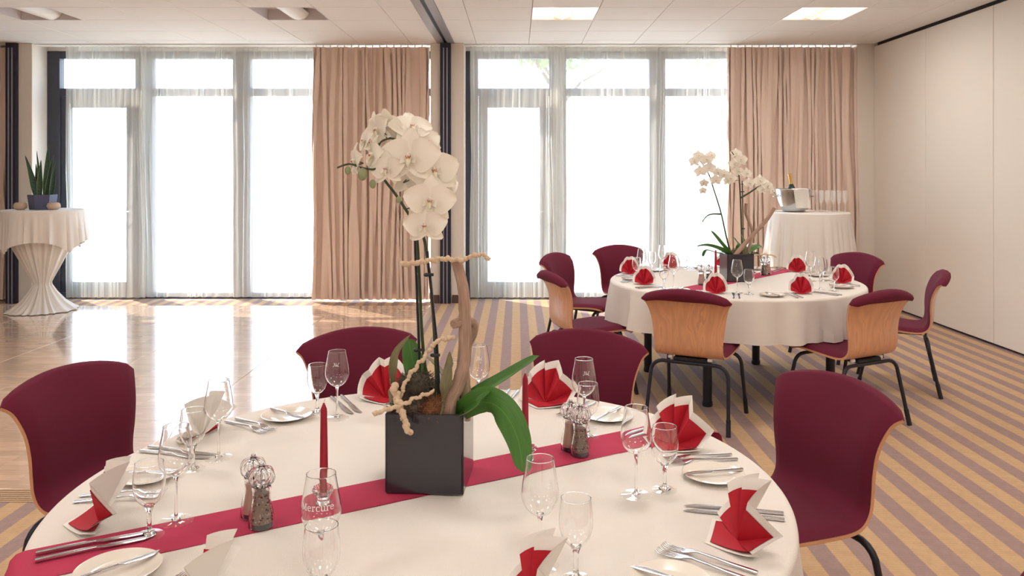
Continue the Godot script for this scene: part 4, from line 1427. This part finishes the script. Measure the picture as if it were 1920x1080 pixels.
	orchid("white orchid with two flower sprays standing in the far black pot", V(1.598, TOP + 0.0036, 5.82), "square glossy black pot in the middle of the far table", deg_to_rad(2.0), {
		"thick": 1.5,
		"stems": [
			[[0.043, 0.16, 0], [0.038, 0.409, -0.01], [0.028, 0.603, 0], [0.011, 0.778, 0.02], [-0.014, 0.874, 0.04], [-0.053, 0.931, 0.07]],
			[[-0.029, 0.16, -0.02], [-0.068, 0.311, -0.02], [-0.107, 0.486, -0.02], [-0.166, 0.662, 0], [-0.21, 0.778, 0.02], [-0.276, 0.867, 0.04], [-0.317, 0.874, 0.05]],
			[[0.028, 0.596, 0], [0.088, 0.635, 0.02], [0.159, 0.682, 0.04], [0.211, 0.667, 0.06], [0.254, 0.636, 0.07]],
			[[-0.107, 0.478, -0.02], [-0.178, 0.479, 0], [-0.221, 0.465, 0.02], [-0.249, 0.43, 0.02]]],
		"stakes": [[[0.055, 0.16, -0.01], [0.045, 0.72, -0.01]]],
		"flowers": [[-0.317, 0.863, 0.05, 0.09, -40, 0, 0], [-0.284, 0.901, 0.04, 0.09, 10, 10, 0], [-0.236, 0.874, 0.08, 0.1, -10, 0, 0], [-0.187, 0.906, 0.02, 0.08, 20, 20, 0], [-0.277, 0.79, 0.06, 0.09, -20, 0, 10], [-0.214, 0.813, 0.07, 0.1, 5, 0, 0], [-0.145, 0.782, 0.04, 0.09, 15, 0, 0], [-0.166, 0.728, 0.06, 0.09, 0, -10, 0], [-0.241, 0.705, 0.02, 0.07, -30, 0, 0], [-0.249, 0.65, 0.02, 0.06, 10, 0, 0], [-0.094, 0.766, 0.02, 0.09, -15, 0, 0], [-0.076, 0.72, 0.04, 0.07, 20, 0, 0], [-0.02, 0.92, 0.06, 0.08, -15, 10, 0], [0.004, 0.874, 0.1, 0.1, 5, 0, 0], [-0.033, 0.843, 0.08, 0.09, -10, 0, 0], [-0.004, 0.79, 0.06, 0.09, 10, 0, 0], [0.051, 0.774, 0.08, 0.09, 15, 0, 0], [0.067, 0.705, 0.08, 0.09, 10, 0, 0], [0.141, 0.721, 0.1, 0.1, 0, 5, 0], [0.198, 0.683, 0.1, 0.09, 20, 0, 0], [0.172, 0.659, 0.06, 0.08, -10, 0, 0], [0.235, 0.652, 0.08, 0.07, 40, 0, 0], [-0.053, 0.74, 0.04, 0.09, -10, 0, 0]],
		"buds": [[-0.249, 0.43, 0.02, 0.008], [-0.221, 0.465, 0.02, 0.007]],
		"leaves": [
			[[[-0.02, 0.17, 0.01], [-0.137, 0.23, 0.07], [-0.24, 0.26, 0.1], [-0.321, 0.254, 0.12]], 0.055, 0.3, 0.4, 0],
			[[[-0.02, 0.17, -0.02], [-0.095, 0.252, -0.02], [-0.142, 0.311, -0.02], [-0.181, 0.357, -0.02]], 0.045, 0.3, 0.5, 0],
			[[[-0.03, 0.17, 0], [-0.129, 0.192, -0.04], [-0.198, 0.207, -0.08], [-0.221, 0.158, -0.1]], 0.055, 0.2, 0.2, 0],
			[[[0.05, 0.17, 0.03], [0.128, 0.21, 0.08], [0.16, 0.141, 0.1], [0.172, 0.066, 0.11]], 0.045, -0.2, -0.4, 0],
			[[[0.04, 0.17, -0.03], [0.111, 0.209, -0.06], [0.168, 0.231, -0.08], [0.214, 0.237, -0.1]], 0.06, 0.3, 0.5, 0],
			[[[0.015, 0.17, -0.04], [0.038, 0.239, -0.07], [0.016, 0.284, -0.09], [0.003, 0.307, -0.1]], 0.05, 0.2, 0.2, 0],
			[[[0.05, 0.17, 0.04], [0.047, 0.25, 0.04], [0.039, 0.303, 0.03], [0.03, 0.333, 0.02]], 0.05, 0.3, 0.1, 1]],
		"branches": [
			[[[-0.045, 0.165, 0.07], [0.035, 0.261, 0.07], [0.128, 0.369, 0.08], [0.194, 0.446, 0.09], [0.244, 0.53, 0.1]], 0.017, 0.012],
			[[[0.08, 0.16, -0.02], [0.125, 0.329, -0.04], [0.101, 0.426, -0.04], [0.078, 0.485, -0.04], [0.082, 0.555, -0.04]], 0.009, 0.012]],
		"vines": [[[[0.06, 0.17, 0.07], [0.141, 0.195, 0.1], [0.199, 0.197, 0.12], [0.246, 0.183, 0.13]], 0.008, 0.02]],
		"moss": [[0.0, 0.175, 0.0, 0.06, 0.12, 0.09, 0.06]]}, fm)

# ================= high tables =================
func high_tables() -> void:
	# left: a high table dressed with a gathered under-cloth and a square over-cloth
	var c := Vector2(-5.17, 8.72)
	var t := thing("high_table", "high cocktail table under a gathered white cloth, left by the window", "table", V(c.x, 0, c.y), 0.0, "high tables")
	frame_high(t, 0.4, 1.105)
	var n := noise(7, 1.0, 2)
	var prof := [[0.345, 0.030], [0.345, 0.036], [0.31, 0.05], [0.22, 0.12], [0.14, 0.22], [0.092, 0.30], [0.088, 0.33], [0.11, 0.38], [0.17, 0.50], [0.24, 0.64], [0.32, 0.80], [0.385, 0.98], [0.405, 1.10]]
	var b := Mb.new()
	b.lathe(prof, 120, Vector3.ZERO, func(an, r, y):
		var g := 1.0 - clampf(absf(y - 0.32) / 0.55, 0, 1)
		var f := sin(an * 15.0 + 4.0 * n.get_noise_2d(cos(an) * 2.0, sin(an) * 2.0)) + 0.5 * sin(an * 31.0)
		return r * (1.0 + f * (0.03 + 0.045 * g)) if y < 1.05 else r)
	solo("gathered_cloth", b.mesh(60.0), M.table_linen, "white under-cloth gathered at the waist and spread on the floor at left", "tablecloth", V(c.x, 0, c.y))
	solo("square_cloth", cloth_mesh(0.408, 0.33, 8.0, 0.026, 0.03, 123, 0.9), M.table_linen, "white square over-cloth on the high table carrying the snake plant", "tablecloth", V(c.x, 1.123, c.y), 0.35, "square cloths")
	# planter with snake plant
	var pl := thing("faceted_planter", "dark blue faceted planter on the left high table", "planter", V(-5.17, 1.1245, 8.72), deg_to_rad(28.0))
	var pb := Mb.new()
	pb.lathe([[0.0, 0.0], [0.125, 0.0], [0.145, 0.16], [0.135, 0.16], [0.128, 0.14], [0.0, 0.14]], 6)
	part(pl, "planter_body", pb.mesh(20.0), M.planter_blue)
	var sp := thing("snake_plant", "upright dark green snake plant in the blue planter", "plant", V(-5.17, 1.1245 + 0.14, 8.72))
	for l in [[-0.05, 0.03, -0.16, 0.45, 0.05, 0.075, 0.5], [-0.02, -0.02, -0.075, 0.50, -0.02, 0.06, -0.3], [0.0, 0.05, 0.02, 0.40, 0.06, 0.07, 0.2], [0.03, -0.01, 0.055, 0.57, -0.02, 0.085, 0.5], [0.06, 0.03, 0.15, 0.46, 0.04, 0.075, -0.4], [0.07, -0.03, 0.12, 0.40, -0.06, 0.06, 0.6], [-0.06, -0.04, -0.12, 0.36, -0.08, 0.06, 0.1], [0.01, -0.05, 0.01, 0.42, -0.07, 0.05, 1.0]]:
		var p := [[l[0], -0.005, l[1]], [l[0] * 1.2 + 0.2 * (l[2] - l[0]), l[3] * 0.33, l[1]], [lerpf(l[0], l[2], 0.6), l[3] * 0.66, (l[1] + l[4]) / 2], [l[2], l[3], l[4]]]
		part(sp, "leaf", blade(p, l[5], 0.4, l[6], Vector3(0, 0, 1), 1.0), M.snake_leaf)
	for s in [[-5.35, "left"], [-4.99, "right"]]:
		var cb := Mb.new()
		cb.lathe([[0.0, 0.0], [0.035, 0.0], [0.06, 0.015], [0.068, 0.04], [0.06, 0.068], [0.045, 0.078], [0.036, 0.07], [0.034, 0.05], [0.0, 0.048]], 24)
		var cup := thing("stone_candle_cup", "small round stone candle cup %s of the blue planter" % s[1], "candle cup", V(s[0], 1.1245, 8.62), 0.0, "stone candle cups")
		part(cup, "cup", cb.mesh(50.0), M.stone_cup)
		var wx := Mb.new()
		wx.lathe([[0.0, 0.048], [0.032, 0.048], [0.032, 0.06], [0.0, 0.061]], 16)
		part(cup, "wax", wx.mesh(40.0), M.wick)
	# right: high table with champagne bucket and flutes
	var r := Vector2(3.13, 8.55)
	var t2 := thing("high_table", "high cocktail table with dark pole, right, under the champagne bucket", "table", V(r.x, 0, r.y), 0.0, "high tables")
	frame_high(t2, 0.4, 1.092)
	solo("square_cloth", cloth_mesh(0.408, 0.56, 9.0, 0.03, 0.07, 131, 0.6), M.table_linen, "white square cloth hanging from the high table with flutes", "tablecloth", V(r.x, 1.108, r.y), 0.6, "square cloths")
	var top := 1.1095
	var bk := thing("champagne_bucket", "wide polished steel champagne bucket on the right high table", "bucket", V(2.94, top + 0.004, 8.50))
	var q := Mb.new()
	q.lathe([[0.0, 0.0], [0.10, 0.0], [0.12, 0.012], [0.16, 0.10], [0.182, 0.20], [0.190, 0.232], [0.196, 0.236], [0.192, 0.241], [0.183, 0.232], [0.175, 0.20], [0.152, 0.10], [0.115, 0.02], [0.0, 0.014]], 48)
	part(bk, "bucket_body", q.mesh(50.0), M.steel_bucket)
	for s in [-1.0, 1.0]:
		var hn := Mb.new()
		var hp := []
		for k in 9: hp.append(Vector3(s * (0.178 + 0.035 * sin(PI * k / 8.0)), 0.16, -0.05 + 0.1 * k / 8.0))
		hn.tube(hp, 0.006, 8)
		part(bk, "handle", hn.mesh(60.0), M.steel_bucket)
	var bt := thing("champagne_bottle", "dark green champagne bottle with gold foil leaning in the bucket", "bottle", V(2.945, top + 0.045, 8.50))
	bt.rotation = Vector3(0.1, 0, 0.16)
	var bb := Mb.new()
	bb.lathe([[0.0, 0.0], [0.04, 0.0], [0.044, 0.006], [0.044, 0.17], [0.040, 0.20], [0.027, 0.235], [0.019, 0.262], [0.0, 0.263]], 28)
	part(bt, "bottle_body", bb.mesh(50.0), M.bottle_green)
	var fo := Mb.new()
	fo.lathe([[0.0, 0.25], [0.0222, 0.25], [0.0175, 0.27], [0.016, 0.32], [0.0175, 0.335], [0.0185, 0.345], [0.0165, 0.362], [0.0, 0.366]], 24)
	part(bt, "foil", fo.mesh(50.0), M.gold_foil)
	var lb := Mb.new()
	lb.grid(8, 3, func(a, u):
		var an = PI * 0.75 + (a - 0.5) * 1.5
		return Vector3(0.0395 * cos(an + PI) * (1 - 0.25 * u), 0.195 + 0.028 * u, 0.0395 * sin(an) * (1 - 0.25 * u)))
	part(bt, "label", lb.mesh(60.0), M.bottle_label)
	var nb := Mb.new()
	nb.grid(10, 14, func(a, u):
		var x := lerpf(-0.065, 0.09, a)
		if u < 0.28: return Vector3(x, 0.2425 + 0.004 * sin(u / 0.28 * PI), lerpf(0.02, 0.195, u / 0.28) - absf(x) * 0.12)
		var dn = (u - 0.28) / 0.72
		return Vector3(x + 0.04 * dn, 0.2425 - 0.20 * dn, 0.197 - 0.045 * dn - absf(x) * 0.12 + 0.006 * sin(a * 9.0) * dn))
	solo("serving_napkin", nb.mesh(70.0), M.napkin_white, "white cloth napkin draped over the front of the steel bucket", "napkin", V(2.94, top + 0.004, 8.50))
	var fb := Mb.new()
	fb.lathe([[0.0, 0.088], [0.006, 0.0885], [0.014, 0.10], [0.021, 0.125], [0.0238, 0.155], [0.0228, 0.19], [0.0205, 0.225]], 18)
	var fs := Mb.new()
	fs.lathe([[0.0, 0.0006], [0.030, 0.0006], [0.0305, 0.002], [0.008, 0.005], [0.0036, 0.02], [0.0036, 0.075], [0.006, 0.088], [0.0, 0.089]], 18)
	var fmesh := fb.mesh(60.0)
	var smesh := fs.mesh(60.0)
	var k := 0
	for row in 3:
		for i in 5 if row < 2 else 4:
			var x := 3.205 + 0.0635 * i + (0.03 if row % 2 == 1 else 0.0)
			var dd := 8.43 + 0.075 * row
			var names := ["front", "middle", "rear"]
			var o := thing("champagne_flute", "empty champagne flute, number %s from the bucket in the %s row" % [["one", "two", "three", "four", "five"][i], names[row]], "flute", V(x, top + 0.0008, dd), 0.0, "champagne flutes")
			part(o, "bowl", fmesh, M.glass_flute)
			part(o, "stem", smesh, M.glass_flute)
			k += 1

func frame_high(t: Node3D, r: float, h: float) -> void:
	var b := Mb.new()
	b.lathe([[0.0, h - 0.025], [r - 0.006, h - 0.025], [r, h - 0.02], [r, h - 0.004], [r - 0.004, h], [0.0, h]], 48)
	part(t, "table_top", b.mesh(30.0), M.black_plastic)
	var p := Mb.new()
	p.lathe([[0.0, 0.02], [0.028, 0.02], [0.028, h - 0.025], [0.0, h - 0.025]], 16)
	part(t, "pole", p.mesh(30.0), M.black_steel)
	var f := Mb.new()
	f.lathe([[0.0, 0.024], [0.28, 0.024], [0.285, 0.028], [0.27, 0.034], [0.05, 0.045], [0.0, 0.045]], 36)
	part(t, "foot_plate", f.mesh(30.0), M.black_steel)

# ================= outside the windows =================
func outdoors() -> void:
	struct("ground_terrace", span(-40.0, 40.0, -0.3, -0.06, 9.78, 70.0), M.paving)
	var rng := RandomNumberGenerator.new()
	rng.seed = 404
	for t in [[5.2, 15.5, 4.6, 1.9, "broad leafy tree outside, faint through the right sheer curtain"], [0.9, 19.0, 5.4, 1.6, "leafy tree outside behind the middle of the right window"]]:
		var o := thing("garden_tree", t[4], "tree", V(t[0], -0.06, t[1]), 0.0, "garden trees")
		var b := Mb.new()
		b.tube(smooth_path([Vector3.ZERO, Vector3(0.05, t[2] * 0.4, 0), Vector3(-0.03, t[2] * 0.75, 0.05), Vector3(0, t[2], 0)], 4), ramp(13, 0.13, 0.04), 9)
		part(o, "trunk", b.mesh(60.0), M.bark)
		for k in 6:
			var an := TAU * k / 6.0 + 0.4
			var br := Mb.new()
			br.tube([Vector3(0, t[2] * (0.55 + 0.05 * k), 0), Vector3(cos(an) * t[3] * 0.4, t[2] * (0.68 + 0.05 * k), sin(an) * t[3] * 0.4), Vector3(cos(an) * t[3] * 0.8, t[2] * (0.74 + 0.06 * k), sin(an) * t[3] * 0.8)], [0.05, 0.035, 0.015], 6)
			part(o, "bough", br.mesh(60.0), M.bark)
		var f := Mb.new()
		for k in 1500:
			var v = Vector3(rng.randfn(), rng.randfn(), rng.randfn()).normalized() * pow(rng.randf(), 0.45) * t[3]
			var c = v * Vector3(1.0, 0.85, 1.0) + Vector3(0, t[2] * 0.98, 0)
			var x := Vector3(rng.randfn(), rng.randfn(), rng.randfn()).normalized()
			var y := x.cross(Vector3(rng.randfn(), rng.randfn(), rng.randfn())).normalized()
			var z := 0.075 * rng.randf_range(0.7, 1.3)
			var g := rng.randf_range(0.8, 1.25)
			f.tint = Color(0.8 * g, 1.0 * g, 0.7 * g)
			f.quad(c - x * z * 1.5, c - y * z * 0.7, c + x * z * 1.5, c + y * z * 0.7)
		part(o, "foliage", f.mesh(10.0, true), M.hedge_leaf).set_meta("kind", "stuff")
